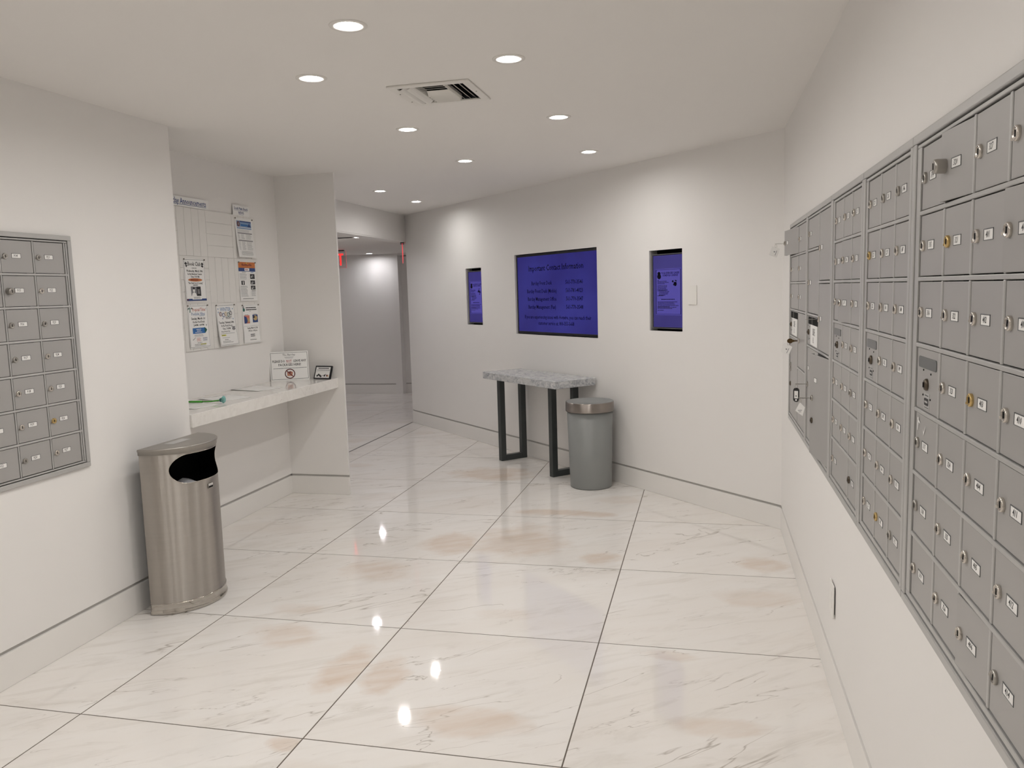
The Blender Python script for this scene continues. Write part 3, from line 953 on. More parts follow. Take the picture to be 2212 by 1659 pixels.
# ------------------------------------------------------------------ keys left in the locks
def key_set(label, loc, rotz, bow='steel_dull', big=False, tagkind=None, tag_mat='card', tilt=0.0, swing=0.0, flat=False):
    k = thing('key', label, 'key', loc, rotz, 'keys left in mailbox locks')
    mb = MB()
    bl = 0.022
    rl = Matrix.Rotation(PI / 2 if flat else 0.0, 4, 'Y')
    mb.box(-0.0008, 0.0008, -bl, 0.0, -0.0032, 0.0032, xf=rl)
    ro = 0.0125 if not big else 0.014
    mb.prism([(-bl - ro * 0.75 + p[0], p[1]) for p in ellipse(0, 0, ro, ro * 0.85, 18)], -0.0011, 0.0011, 0, xf=rl @ Matrix.Rotation(PI / 2, 4, 'Z'))
    mb.box(-0.0010, 0.0010, -bl, -bl + 0.009, -0.0055, 0.0055, xf=rl)
    mb.build('key_blade', M[bow], k)
    if tagkind:
        end = Vector((0, -bl - ro * 1.3, -ro * 0.3))
        R = 0.0085
        ring = [end + Vector((0.0, math.sin(2 * PI * i / 20) * R * 0.6, -R + math.cos(2 * PI * i / 20) * R)) for i in range(20)]
        MB().tube(ring, 0.0008, 6, closed=True).build('key_ring', M['chrome'], k)
        o = end + Vector((0, 0, -2 * R - 0.0005))
        mb = MB()
        xf = Matrix.Translation(o) @ Matrix.Rotation(tilt, 4, 'Z') @ Matrix.Rotation(swing, 4, 'Y')
        if tagkind == 'diamond':
            mb.prism([(0, 0.004), (0.019, -0.018), (0.006, -0.052), (-0.021, -0.030)][::-1], -0.0006, 0.0006, 0, xf=xf)
            mb.box(-0.010, 0.006, -0.0010, -0.0005, -0.030, -0.0275, 1, xf=xf).box(-0.008, 0.003, -0.0010, -0.0005, -0.036, -0.034, 1, xf=xf)
        elif tagkind == 'square':
            mb.prism(rrect(-0.022, 0.022, -0.046, 0.003, 0.005), -0.0006, 0.0006, 0, xf=xf)
            mb.box(-0.004, 0.003, -0.0010, -0.0005, -0.024, -0.018, 1, xf=xf).box(0.008, 0.0105, -0.0010, -0.0005, -0.038, -0.012, 1, xf=xf)
        else:
            mb.prism(rrect(-0.0135, 0.0135, -0.060, 0.004, 0.0125, 6), -0.0015, 0.0015, 2, xf=xf)
            mb.box(-0.0085, 0.0085, -0.0022, -0.0014, -0.044, -0.010, 0, xf=xf)
            mb.box(-0.003, 0.003, -0.0026, -0.0021, -0.036, -0.030, 1, xf=xf)
            mb.prism(ellipse(0, -0.051, 0.0042, 0.0042, 12), -0.0022, -0.0014, 0, xf=xf)
        mb.build('key_tag', [M[tag_mat], M['ink_grey'], M['black_plastic']], k)
    return k
R_ = -PI / 2
face = XR - 0.006 - 0.009
aj = math.radians(6.0)
wd = cA[1] - e - cA[0]
hy = 4.562 - (cA[1] - e)
key_set('silver key with square white tag in the lock of the ajar top door', (XR - 0.006 - math.sin(aj) * (wd - 0.022) - 0.009, hy + math.cos(aj) * (wd - 0.022), 1.706), R_ + aj, 'steel_dull', tagkind='square', tilt=1.15, swing=0.35, flat=True)
key_set('brown tarnished key with a pale tag on the farthest unit', (face, 4.562 - cA[1] - e - 0.048, 1.219), R_, 'key_brown', True, 'square', tilt=1.1, swing=0.45)
key_set('bare silver key without tag beside the larger paper sign', (face, 3.830 - cB[1] - e - 0.010, 1.352), R_, 'steel_dull', False, flat=True)
key_set('small key carrying a black oval tag with white insert', (face, 3.830 - cB[0] - 0.020, 1.050), R_, 'steel_dull', False, 'oval', tilt=1.1, flat=True)
aj = math.radians(5.6); wd = cB[2] - cB[1] - e
key_set('silver key with diamond-shaped white tag in the lower ajar parcel door', (XR - 0.006 - math.sin(aj) * (wd - 0.045) - 0.009, 3.830 - cB[2] + math.cos(aj) * (wd - 0.045), 1.039), R_ + aj, 'steel_dull', False, 'diamond', tilt=1.05, swing=-0.1, flat=True)

# ------------------------------------------------------------------ screens in the diagonal wall
def on_diag(u, out, zz):
    # point on the diagonal wall: u metres from its left end, out metres towards the room
    d = 1 / math.sqrt(2)
    return Vector((DO[0] + u * d - out * d, DO[1] - u * d - out * d, zz))
def niche(u0, u1, z0, z1, depth):
    mb = MB()
    W_, Hh = u1 - u0, z1 - z0
    mb.box(0, W_, depth, depth + .006, 0, Hh, 1)
    mb.box(-.004, 0, 0.0125, depth, 0, Hh, 0).box(W_, W_ + .004, 0.0125, depth, 0, Hh, 1)
    mb.box(0, W_, 0.0125, depth, -0.004, 0, 1).box(0, W_, 0.0125, depth, Hh, Hh + .004, 1)
    return mb
def bars_text(mb, x, zz, w, lines, pitch, y, m, hgt=0.0035, rag=True):
    for k in range(lines):
        ww = w * (random.uniform(0.8, 1.0) if rag and k < lines - 1 else random.uniform(0.4, 0.8) if rag else 1.0)
        q, xx = ww, x
        while q > 0.004:
            l = min(q, random.uniform(0.008, 0.024))
            mb.box(xx, xx + l * 0.86, y - 0.0004, y, zz - k * pitch - hgt, zz - k * pitch, m)
            xx += l; q -= l
screens = []
SL = ['wide television set into the diagonal wall, blue screen titled Important Contact Information',
      'narrow portrait screen recessed in the wall left of the wide television',
      'narrow portrait screen recessed in the wall right of the wide television']
# wide television
u0, u1, z0, z1 = NICHE[1]
t = thing('television', SL[0], 'screen', on_diag(u0, 0, z0), -PI / 4)
W_, Hh = u1 - u0, z1 - z0
niche(0, W_, 0, Hh, 0.075).build('niche_liner', [M['wall'], M['black_matte']], t)
tv = MB()
yb = 0.022
tv.box(0.006, W_ - 0.004, yb, 0.070, 0.006, Hh - 0.004, 0)
b_ = 0.020
tv.box(0.006, W_ - .004, yb - .006, yb, 0.006, 0.006 + b_, 0).box(0.006, W_ - .004, yb - .006, yb, Hh - .004 - b_, Hh - .004, 0)
tv.box(0.006, 0.006 + b_ * .8, yb - .006, yb, 0.006 + b_, Hh - .004 - b_, 0).box(W_ - .004 - b_ * .8, W_ - .004, yb - .006, yb, 0.006 + b_, Hh - .004 - b_, 0)
tv.build('bezel', [M['black_plastic']], t, bevel=0.002)
sx0, sx1, sz0, sz1 = 0.006 + b_ * .8, W_ - .004 - b_ * .8, .006 + b_, Hh - .004 - b_
MB().box(sx0, sx1, yb - .0030, yb - .0005, sz0, sz1).build('display_panel', M['screen'], t)
sc = MB()
yt = yb - .0036
SW, SH = sx1 - sx0, sz1 - sz0
def st(txt, size, fx, fz, align='CENTER', sx=0.92):
    sc.text(txt, size, sx0 + fx * SW, yt, sz1 - fz * SH, 0, align, sx, bold=0.012)
st('Important Contact Information', 0.070, 0.50, 0.165)
for k, (a, b) in enumerate((('Barclay Front Desk', '561-770-3546'), ('Barclay Front Desk (Mobile)', '561-781-4023'), ('Barclay Management Office', '561-770-3547'), ('Barclay Management (Fax)', '561-770-3548'))):
    st(a, 0.047, 0.325, 0.36 + 0.104 * k, sx=0.86); st(b, 0.047, 0.735, 0.36 + 0.104 * k, sx=0.90)
st('If you are experiencing issues with Hotwire, you can reach their', 0.045, 0.505, 0.805, sx=0.84)
st('customer service at: 800-355-5668', 0.045, 0.50, 0.885, sx=0.84)
sc.build('screen_lettering', M['screen_ink'], t)['kind'] = 'stuff'
# narrow screens
for idx, name in ((0, SL[1]), (2, SL[2])):
    u0, u1, z0, z1 = NICHE[idx]
    W_, Hh = u1 - u0, z1 - z0
    t = thing('wall_screen', name, 'screen', on_diag(u0, 0, z0), -PI / 4)
    niche(0, W_, 0, Hh, 0.075).build('niche_liner', [M['wall'], M['black_matte']], t)
    yb = 0.020
    zt = Hh - 0.028
    xr_ = W_ - 0.008
    MB().box(0.012, xr_, yb, 0.072, 0.016, zt, 0).build('bezel', [M['black_plastic']], t, bevel=0.002)
    ed = MB()
    ed.box(0.012, xr_, yb - .002, yb, 0.016, 0.019).box(0.012, xr_, yb - .002, yb, zt - .003, zt).box(xr_ - .0025, xr_, yb - .002, yb, .019, zt - .003).box(0.012, 0.014, yb - .002, yb, .019, zt - .003)
    ed.build('bezel_edge', M['screen_edge'], t)
    x0, x1, za, zb = 0.022, xr_ - .010, 0.026, zt - .010
    MB().box(x0, x1, yb - .0012, yb - .0002, za, zb).build('display_panel', M['screen_side'], t)
    ph0, ph1 = za + 0.17 * (zb - za), zb - 0.185 * (zb - za)
    pw0, pw1 = x0 + 0.025, x1 - 0.012
    MB().box(pw0, pw1, yb - .0018, yb - .0011, ph0, ph1).build('displayed_page', M['screen_panel_light'], t)
    q = MB()
    y_ = yb - .0019
    PW, PH = pw1 - pw0, ph1 - ph0
    for a, b, c, d in ((.012, .988, .018, .024), (.012, .988, .976, .982), (.012, .03, .024, .976), (.97, .988, .024, .976)):
        q.box(pw0 + a * PW, pw0 + b * PW, y_ - .0005, y_, ph0 + c * PH, ph0 + d * PH)
    X = lambda fx: pw0 + fx * PW
    Z = lambda fz: ph1 - fz * PH
    q.text('YOGA EXERCISE CLASSES', 0.0185, X(.58), y_ - .0006, Z(.095), sx=0.86, bold=.02).text('SCHEDULE CHANGE', 0.0185, X(.58), y_ - .0006, Z(.145), sx=0.9, bold=.02)
    q.prism(ellipse(X(.135), Z(.10), .016, .012, 14), y_ - .0006, y_).prism(ellipse(X(.14), Z(.165), .020, .018, 14), y_ - .0006, y_).box(X(.10), X(.18), y_ - .0006, y_, Z(.215), Z(.205))
    for k in range(16):
        a = random.uniform(0, 6.28); r = random.uniform(0.0, 0.030)
        q.prism(ellipse(X(.76) + r * math.cos(a), Z(.33) + r * math.sin(a), random.uniform(.004, .011), random.uniform(.003, .008), 8), y_ - .0006, y_)
    p = 0.0085
    bars_text(q, X(.07), Z(.245), .10 * PW, 1, p, y_, 0)
    bars_text(q, X(.07), Z(.265), .46 * PW, 3, p, y_, 0)
    bars_text(q, X(.07), Z(.36), .44 * PW, 5, p, y_, 0)
    bars_text(q, X(.13), Z(.46), .42 * PW, 5, p, y_, 0)
    bars_text(q, X(.07), Z(.575), .38 * PW, 1, p, y_, 0)
    bars_text(q, X(.22), Z(.65), .55 * PW, 1, p, y_, 0, .005, False)
    bars_text(q, X(.07), Z(.71), .84 * PW, 5, p, y_, 0)
    bars_text(q, X(.07), Z(.825), .80 * PW, 2, p, y_, 0)
    bars_text(q, X(.07), Z(.89), .50 * PW, 1, p, y_, 0)
    q.build('screen_lettering', M['screen_ink'], t)['kind'] = 'stuff'

# blank plate on the screen wall and outlet plate on the right wall
pl = MB().rbox(-0.0395, 0.0395, -0.006, -0.0005, -0.064, 0.064, 0.004)
for zz in (-0.042, 0.042):
    pl.lathe([(0.0028, 0.0055), (0.0026, 0.0066)], 10, (0, 0, zz), axis='y', cap1=True)
tag(pl.build('wall_plate', M['plate_white'], None, on_diag(DLEN - 0.745, 0, 1.438), (0, 0, -PI / 4), bevel=0.001), 'blank ivory wall plate right of the right-hand narrow screen', 'wall plate')
ot = thing('outlet_cover', 'slightly loose white outlet cover low on the right wall under the mailboxes', 'outlet', (XR, 2.988, 0.364), -PI / 2)
MB().rbox(-0.047, 0.047, -0.0085, -0.0045, -0.060, 0.060, 0.004).build('cover_plate', M['plate_white'], ot, bevel=0.001)
MB().box(-0.030, 0.030, -0.0045, -0.0005, -0.050, 0.050).build('mounting_box', M['dark'], ot)
q = MB()
for zz in (-0.02, 0.02):
    q.rbox(-0.017, 0.017, -0.0098, -0.0084, zz - .014, zz + .014, .008)
q.build('socket_face', M['plate_white'], ot)

# ------------------------------------------------------------------ console table and round bin
d_ = 1 / math.sqrt(2)
def on_along(al, out, zz=0.0):
    return on_diag(DLEN - al, out, zz)
TZ = 0.800
tb = thing('console_table', 'narrow console table with thick grey granite top on two black U-shaped leg frames', 'table', on_along(2.36, 0.215), -PI / 4)
MB().box(-0.565, 0.555, -0.197, 0.195, TZ - 0.060, TZ).build('table_top', M['granite'], tb, bevel=0.004)
def leg_frame(x):
    mb = MB()
    w = 0.025
    f0, f1 = -0.0955, 0.172
    for ya in (f0, f1 - 2 * w):
        mb.box(x - w, x + w, ya, ya + 2 * w, 0.0, TZ - 0.0602)
    mb.box(x - w, x + w, f0 + 2 * w, f1 - 2 * w, 0.0, 2 * w)
    mb.box(x - w, x + w, f0 + 2 * w, f1 - 2 * w, TZ - 0.0602 - 0.03, TZ - 0.0602)
    mb.build('leg_frame', M['black_metal'], tb, bevel=0.002)
leg_frame(2.36 - 2.832); leg_frame(2.36 - 2.030)

gb = thing('waste_bin', 'round grey plastic waste bin with a bronze steel collar beside the console table', 'bin', (-0.852, 6.018, 0))
MB().lathe([(0.0, 0.0), (0.150, 0.0), (0.157, 0.006), (0.158, 0.012), (0.1735, 0.598), (0.1695, 0.598), (0.152, 0.014), (0.0, 0.012)], 64).build('bin_body', M['bin_grey'], gb)
MB().lathe([(0.177, 0.584), (0.183, 0.585), (0.1835, 0.590), (0.1815, 0.652), (0.179, 0.656), (0.176, 0.652), (0.177, 0.584)], 64).build('collar', M['band'], gb)
MB().lathe([(0.1785, 0.6545), (0.176, 0.658), (0.172, 0.655), (0.120, 0.632), (0.112, 0.620), (0.112, 0.600), (0.115, 0.600), (0.118, 0.622), (0.170, 0.645), (0.1735, 0.640)], 64).build('lid_funnel', M['bin_inner'], gb)
MB().lathe([(0.0, 0.40), (0.150, 0.42), (0.155, 0.56)], 40).build('liner', M['black_matte'], gb)

# ------------------------------------------------------------------ half-round stainless bin
BX, BY, BA, BB, BH = -2.595, 3.4445, 0.2286, 0.211, 0.806
hb = thing('half_round_bin', 'half-round brushed stainless waste bin with a dark side opening against the left wall', 'bin', (BX, BY, 0))
ZB0, ZB1 = 0.052, 0.780
def ept(y, zz, grow=0.0):
    s = max(0.0, 1 - (y / BA) ** 2)
    t_ = math.sqrt(s)
    return ((BB + grow) * t_, y * (1 + grow / BA), zz)
# opening: a stadium in (arc, z) around the front centre
OY, OZ0, OZ1 = 0.186, 0.627, 0.770
bm = bmesh.new()
NA, NZ = 120, 74
angs = [-PI / 2 + PI * i / NA for i in range(NA + 1)]
zs = [ZB0 + (ZB1 - ZB0) * j / NZ for j in range(NZ + 1)]
def inside(y, zz):
    r = (OZ1 - OZ0) / 2
    zc = (OZ0 + OZ1) / 2
    ay = max(0.0, abs(y) - (OY - r * 1.0))
    return math.hypot(ay / 1.0, zz - zc) < r
bm.free()
# wall built from an outline: grid polygons outside the opening, with the rim snapped to the stadium
r_o = (OZ1 - OZ0) / 2
zc_o = (OZ0 + OZ1) / 2
def stadium(k, n):
    # k-th point of the opening outline, running anticlockwise seen from the front, in (y, z)
    straight = 2 * (OY - r_o)
    per = 2 * straight + 2 * PI * r_o
    s = per * k / n
    if s < straight:
        return (-(OY - r_o) + s, zc_o - r_o)
    s -= straight
    if s < PI * r_o:
        a = -PI / 2 + s / r_o
        return (OY - r_o + r_o * math.cos(a), zc_o + r_o * math.sin(a))
    s -= PI * r_o
    if s < straight:
        return (OY - r_o - s, zc_o + r_o)
    s -= straight
    a = PI / 2 + s / r_o
    return (-(OY - r_o) + r_o * math.cos(a), zc_o + r_o * math.sin(a))
# fill in the flat (y, z) chart, then wrap round the half ellipse
bm = bmesh.new()
def chart(y):          # arc parameter angle for a chart y in [-1, 1]*PI/2
    return y
NS = 96
inner = [bm.verts.new((*stadium(k, NS), 0)) for k in range(NS)]
bm.free()
mb = MB()
def wrapang(a, zz):
    return (BB * math.cos(a), BA * math.sin(a), zz)
yc_lim = 0.2075
def y2a(y):
    return math.asin(max(-1, min(1, y / BA)))
# ring between the stadium and a rectangle frame around it
frame_pts, st_pts = [], []
ry, rz0, rz1 = yc_lim, ZB0 + (ZB1 - ZB0) * 0.70, ZB1
for k in range(NS):
    y, zz = stadium(k, NS)
    st_pts.append((y, zz))
    dy, dz = y, zz - zc_o
    cand = []
    if abs(dy) > 1e-9:
        cand.append(ry / abs(dy))
    if dz > 1e-9:
        cand.append((rz1 - zc_o) / dz)
    if dz < -1e-9:
        cand.append((rz0 - zc_o) / dz)
    q = min(c for c in cand if c > 0)
    frame_pts.append((dy * q, zc_o + dz * q))
steps = 6
vs, fs = [], []
for (y0_, z0_), (y1_, z1_) in zip(st_pts, frame_pts):
    for s in range(steps + 1):
        t_ = s / steps
        vs.append(wrapang(y2a(y0_ + (y1_ - y0_) * t_), z0_ + (z1_ - z0_) * t_))
for k in range(NS):
    k2 = (k + 1) % NS
    for s in range(steps):
        fs.append((k * (steps + 1) + s, k * (steps + 1) + s + 1, k2 * (steps + 1) + s + 1, k2 * (steps + 1) + s))
mb.add(vs, fs, 0, True)
# corners of that frame, the sides and the lower wall
def patch(a0, a1, za, zb, na, nz):
    vs = [wrapang(a0 + (a1 - a0) * i / na, za + (zb - za) * j / nz) for j in range(nz + 1) for i in range(na + 1)]
    fs = [(j * (na + 1) + i, j * (na + 1) + i + 1, (j + 1) * (na + 1) + i + 1, (j + 1) * (na + 1) + i) for j in range(nz) for i in range(na)]
    mb.add(vs, fs, 0, True)
al = y2a(ry)
for sgn in (-1, 1):
    for zz, tz in ((rz0, -1), (rz1, 1)):
        pts_ = [(y, w) for (y, w) in frame_pts if y * sgn > 0 and (w - zc_o) * tz > 0]
        on_side = [p for p in pts_ if abs(abs(p[0]) - ry) < 1e-6]
        on_tb = [p for p in pts_ if abs(p[1] - zz) < 1e-6]
        a_ = max(on_side, key=lambda p: tz * p[1]) if on_side else (sgn * ry, zz)
        b_2 = max(on_tb, key=lambda p: abs(p[0])) if on_tb else (0, zz)
        mb.add([wrapang(y2a(a_[0]), a_[1]), wrapang(sgn * al, zz), wrapang(y2a(b_2[0]), zz)], [(0, 1, 2), ], 0, True)
patch(-al, al, ZB0, rz0, 64, 1)
patch(-PI / 2, -al, ZB0, ZB1, 14, 1)
patch(al, PI / 2, ZB0, ZB1, 14, 1)
# back panel
mb.add([(0, -BA, ZB0), (0, BA, ZB0), (0, BA, ZB1), (0, -BA, ZB1)], [(0, 3, 2, 1)], 0)
bk = mb.f[-1]
mb.f = [q if q == bk or (lambda n_, c_: n_.x * c_.x / BB ** 2 + n_.y * c_.y / BA ** 2)(
    (Vector(mb.v[q[1]]) - Vector(mb.v[q[0]])).cross(Vector(mb.v[q[2]]) - Vector(mb.v[q[0]])), sum((Vector(mb.v[i]) for i in q), Vector()) / len(q)) >= 0 else q[::-1] for q in mb.f]
body = mb.build('bin_body', M['stainless'], hb)
# bright rolled edge of the opening
MB().tube([(wrapang(y2a(y), zz)[0] + 0.0004, wrapang(y2a(y), zz)[1], zz) for y, zz in st_pts], 0.0016, 6, closed=True).build('opening_rim', M['chrome'], hb)
# inner dark liner
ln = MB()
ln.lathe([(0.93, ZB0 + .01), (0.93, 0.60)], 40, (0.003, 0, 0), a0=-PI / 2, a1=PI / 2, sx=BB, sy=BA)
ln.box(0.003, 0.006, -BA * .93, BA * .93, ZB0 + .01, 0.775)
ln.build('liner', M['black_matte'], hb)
# base with its rolled ring
def dshape(prof, name, mat, n=72, cap=True, bev=0.0):
    mb = MB()
    k = n + 1
    vs, fs = [], []
    for gr, zz in prof:
        for i in range(k):
            a = -PI / 2 + PI * i / n
            vs.append(((BB + gr) * math.cos(a) - max(0.0, gr) * 0.0, (BA + gr) * math.sin(a), zz))
    for j in range(len(prof) - 1):
        for i in range(k):
            i2 = (i + 1) % k
            fs.append((j * k + i, j * k + i2, (j + 1) * k + i2, (j + 1) * k + i))
    mb.add(vs, fs, 0, True)
    o = len(mb.v) - len(vs)
    if cap:
        mb.f.append(tuple(o + i for i in range(k - 1, -1, -1))); mb.m.append(0); mb.sm.append(False)
        mb.f.append(tuple(o + (len(prof) - 1) * k + i for i in range(k))); mb.m.append(0); mb.sm.append(False)
    return mb.build(name, mat, hb)
dshape([(0.004, 0.0), (0.007, 0.002), (0.008, 0.008), (0.006, 0.014), (0.003, 0.020), (0.002, 0.046), (0.004, 0.050), (0.001, 0.054)], 'base_ring', M['steel_ring'])
lid = dshape([(0.002, 0.7795), (0.005, 0.7805), (0.0055, 0.797), (0.009, 0.799), (0.0095, 0.806), (0.006, 0.809)], 'lid', M['stainless_lid'])
stk = MB().add([(0.030, -0.085, 0.8094), (0.085, -0.085, 0.8094), (0.085, 0.060, 0.8094), (0.030, 0.060, 0.8094)], [(0, 1, 2, 3)])
stk.add([(0.055, -0.060, 0.8097), (0.061, -0.060, 0.8097), (0.061, 0.010, 0.8097), (0.055, 0.010, 0.8097)], [(0, 1, 2, 3)])
stk.build('lid_sticker', M['alu'], lid)
bd = MB()
bd.rbox(-0.020, 0.020, -0.0022, 0.0, -0.0125, 0.0125, 0.002, 0).box(-0.0165, 0.0165, -0.0028, -0.002, 0.001, 0.0095, 1).box(-0.0165, 0.0165, -0.0028, -0.002, -0.0095, -0.0015, 2)
bd.box(-0.013, 0.013, -0.0034, -0.0026, 0.004, 0.0065, 0)
bd.build('badge', [M['steel_dull'], M['card'], M['dark']], hb, (wrapang(y2a(0.004), 0)[0] + .0005, 0.004, 0.588), (0, 0, PI / 2))
# papers thrown into the bin
pp = MB()
P_ = [(0.05, -0.055, 0.622), (0.155, -0.060, 0.572), (0.165, -0.01, 0.590), (0.06, 0.0, 0.636), (0.165, 0.04, 0.590), (0.06, 0.05, 0.622), (0.15, 0.10, 0.560), (0.06, 0.10, 0.592)]
pp.add([(a + BX, b + BY, c - 0.014) for a, b, c in P_], [(0, 1, 2, 3), (3, 2, 4, 5), (5, 4, 6, 7)], 0, True)
pob = pp.build('discarded_paper', M['paper'])
md = pob.modifiers.new('thickness', 'SOLIDIFY'); md.thickness = 0.001
pob.data.materials[0] = M['bin_shade_paper']  # paper colour greyed to stand for the shade inside the bin
tag(pob, 'white sheet of discarded paper inside the stainless bin opening', 'paper')

# ------------------------------------------------------------------ alcove counter
SZ0, SZ1 = 0.820, 0.893
tag(MB().box(XA + 0.0005, -2.668, YA0 + 0.001, YF - 0.001, SZ0, SZ1).build('counter', M['quartz'], None, bevel=0.003), 'white stone counter slab spanning the alcove under the notice board', 'counter')

# notice board of narrow slats in a basket-weave layout
nb = thing('notice_board', 'off-white notice board of slats laid in alternating squares on the alcove wall', 'notice board', (XA, 4.035, 1.185), PI / 2)
MB().box(0, 1.172, -0.006, -0.0005, 0, 0.882).build('backing_board', M['slat'], nb)
SQ = 0.2927
for c in range(4):
    for r in range(3):
        vertical = (c + r) % 2 == 1
        bx, bz = c * SQ, 0.8815 - (r + 1) * 0.2938
        for k in range(4):
            g = 0.0009
            if vertical:
                x0, x1, za, zb = bx + k * SQ / 4 + g, bx + (k + 1) * SQ / 4 - g, bz + g, bz + .2938 - g
            else:
                x0, x1, za, zb = bx + g, bx + SQ - g, bz + k * .2938 / 4 + g, bz + (k + 1) * .2938 / 4 - g
            MB().box(x0, x1, -0.010, -0.006, za, zb).build('board_slat', M['slat'], nb)

BF = 0.0105     # paper stands this far off the alcove wall
class Sheet:
    def __init__(self, w, h, lift=0.0):
        self.w, self.h, self.lift, self.mb = w, h, lift, MB()
        self.layer = 0
    def bend(self, x, zz, l):
        t_ = min(1.0, max(0.0, zz / self.h))
        return (x, -BF - 0.0004 * l - self.lift * t_ ** 1.6, -zz)
    def rect(self, x0, x1, z0, z1, m, l=1):
        n = max(1, int((z1 - z0) / 0.02))
        vs = []
        for j in range(n + 1):
            zz = z0 + (z1 - z0) * j / n
            vs += [self.bend(x0, zz, l), self.bend(x1, zz, l)]
        self.mb.add(vs, [(2 * j, 2 * j + 2, 2 * j + 3, 2 * j + 1) for j in range(n)], m)
        return self
    def poly(self, pts, m, l=2):
        self.mb.add([self.bend(x, zz, l) for x, zz in pts], [tuple(range(len(pts)))], m)
        return self
    def text(self, body, size, x, zz, m, l=2, align='CENTER', sx=1.0, bold=0.010):
        vs, fs = text_tris(body, size, align, bold)
        self.mb.add([self.bend(x + a * sx, zz - b, l) for a, b, _ in vs], fs, m)
        return self
    def border(self, i, wd, m):
        w, h = self.w, self.h
        return self.rect(i, w - i, i, i + wd, m).rect(i, w - i, h - i - wd, h - i, m).rect(i, i + wd, i, h - i, m).rect(w - i - wd, w - i, i, h - i, m)
    def lines(self, x, zz, w, n, pitch, m, hgt=0.0022, center=False):
        for k in range(n):
            ww = w * random.uniform(0.75, 1.0)
            xx = x + (w - ww) / 2 if center else x
            while ww > 0.004:
                l = min(ww, random.uniform(0.006, 0.018))
                self.rect(xx, xx + l * 0.85, zz + k * pitch, zz + k * pitch + hgt, m, 3)
                xx += l; ww -= l
        return self
PMAT = ['paper', 'ink', 'navy', 'orange', 'blue', 'skyblue', 'red', 'yellow', 'green', 'ink_grey', 'salmon', 'tan', 'maroon', 'brown', 'slat']
P = {k: i for i, k in enumerate(PMAT)}
pin_me = MB().lathe([(0.0028, 0), (0.0028, 0.003), (0.0045, 0.004), (0.0045, 0.0075), (0.003, 0.0085)], 12, axis='y', cap1=True).build('push_pin', M['pin'], mesh_only=True)
def post(s, name, label, cat, y_left, z_top, group=None, pins=True):
    me = s.mb
    s.rect(0, s.w, 0, s.h, P['paper'], 0)
    # back side and edge so the sheet has thickness
    vs = []
    n = 12
    for j in range(n + 1):
        a, b, c = s.bend(0, s.h * j / n, 0)
        vs += [(0, b + 0.0004, c), (s.w, b + 0.0004, c)]
    me.add(vs, [(2 * j + 1, 2 * j + 3, 2 * j + 2, 2 * j) for j in range(n)], P['paper'])
    ob = me.build(name, [M[k] for k in PMAT], None, (XA, y_left, z_top), (0, 0, PI / 2))
    tag(ob, label, cat, group)
    if pins:
        for x in (0.004, s.w - 0.004):
            link('push_pin', pin_me, ob, (x, -BF - 0.0002, -0.004))
    return ob
G = 'papers on the notice board'
# header strips
s = Sheet(0.560, 0.060)
s.text('Barclay Announcements', 0.050, 0.535, 0.028, P['navy'], align='RIGHT', sx=0.80).rect(0.075, 0.535, 0.0465, 0.0490, P['navy'])
post(s, 'header_strip', 'long white strip with underlined blue title Announcements above the notice board', 'sign', 4.102, 2.128, pins=False)
s = Sheet(0.203, 0.070)
s.text('South Palm Beach', 0.0245, 0.10, 0.022, P['navy'], sx=0.95).rect(0.018, 0.182, 0.0335, 0.0348, P['navy']).text('NEWS', 0.0245, 0.10, 0.050, P['navy']).rect(0.072, 0.128, 0.0615, 0.0625, P['navy'])
post(s, 'header_card', 'small white card reading South Palm Beach News above the right column', 'sign', 4.937, 2.133, pins=False)
# news schedule
s = Sheet(0.216, 0.265, 0.020)
s.rect(0.020, 0.200, 0.018, 0.072, P['skyblue']).rect(0.060, 0.200, 0.018, 0.026, P['navy'], 2).rect(0.070, 0.160, 0.040, 0.052, P['blue'], 2).rect(0.020, 0.200, 0.060, 0.064, P['paper'], 2)
s.poly(ellipse(0.042, 0.040, 0.018, 0.018, 16), P['maroon'], 3).poly(ellipse(0.042, 0.040, 0.009, 0.011, 12), P['ink_grey'], 4).poly([(0.150, 0.055), (0.175, 0.030), (0.195, 0.055)], P['navy'], 3)
s.lines(0.022, 0.080, 0.15, 2, 0.009, P['ink_grey']).rect(0.022, 0.200, 0.098, 0.105, P['ink_grey']).rect(0.022, 0.200, 0.148, 0.155, P['ink_grey'])
for k in range(4):
    s.lines(0.022, 0.110 + 0.009 * k, 0.02, 1, 0.009, P['ink_grey']).lines(0.060, 0.110 + 0.009 * k, 0.045, 1, 0.009, P['ink_grey']).lines(0.120, 0.110 + 0.009 * k, 0.07, 1, 0.009, P['ink_grey'])
for k in range(7):
    s.lines(0.022, 0.160 + 0.0085 * k, 0.02, 1, 0.009, P['ink_grey']).lines(0.060, 0.160 + 0.0085 * k, 0.045, 1, 0.009, P['ink_grey']).lines(0.120, 0.160 + 0.0085 * k, 0.07, 1, 0.009, P['ink_grey'])
s.lines(0.03, 0.225, 0.16, 4, 0.0075, P['ink_grey'], center=True)
post(s, 'news_sheet', 'white schedule sheet with pale blue photo banner, top right on the board', 'poster', 4.950, 2.048, G)
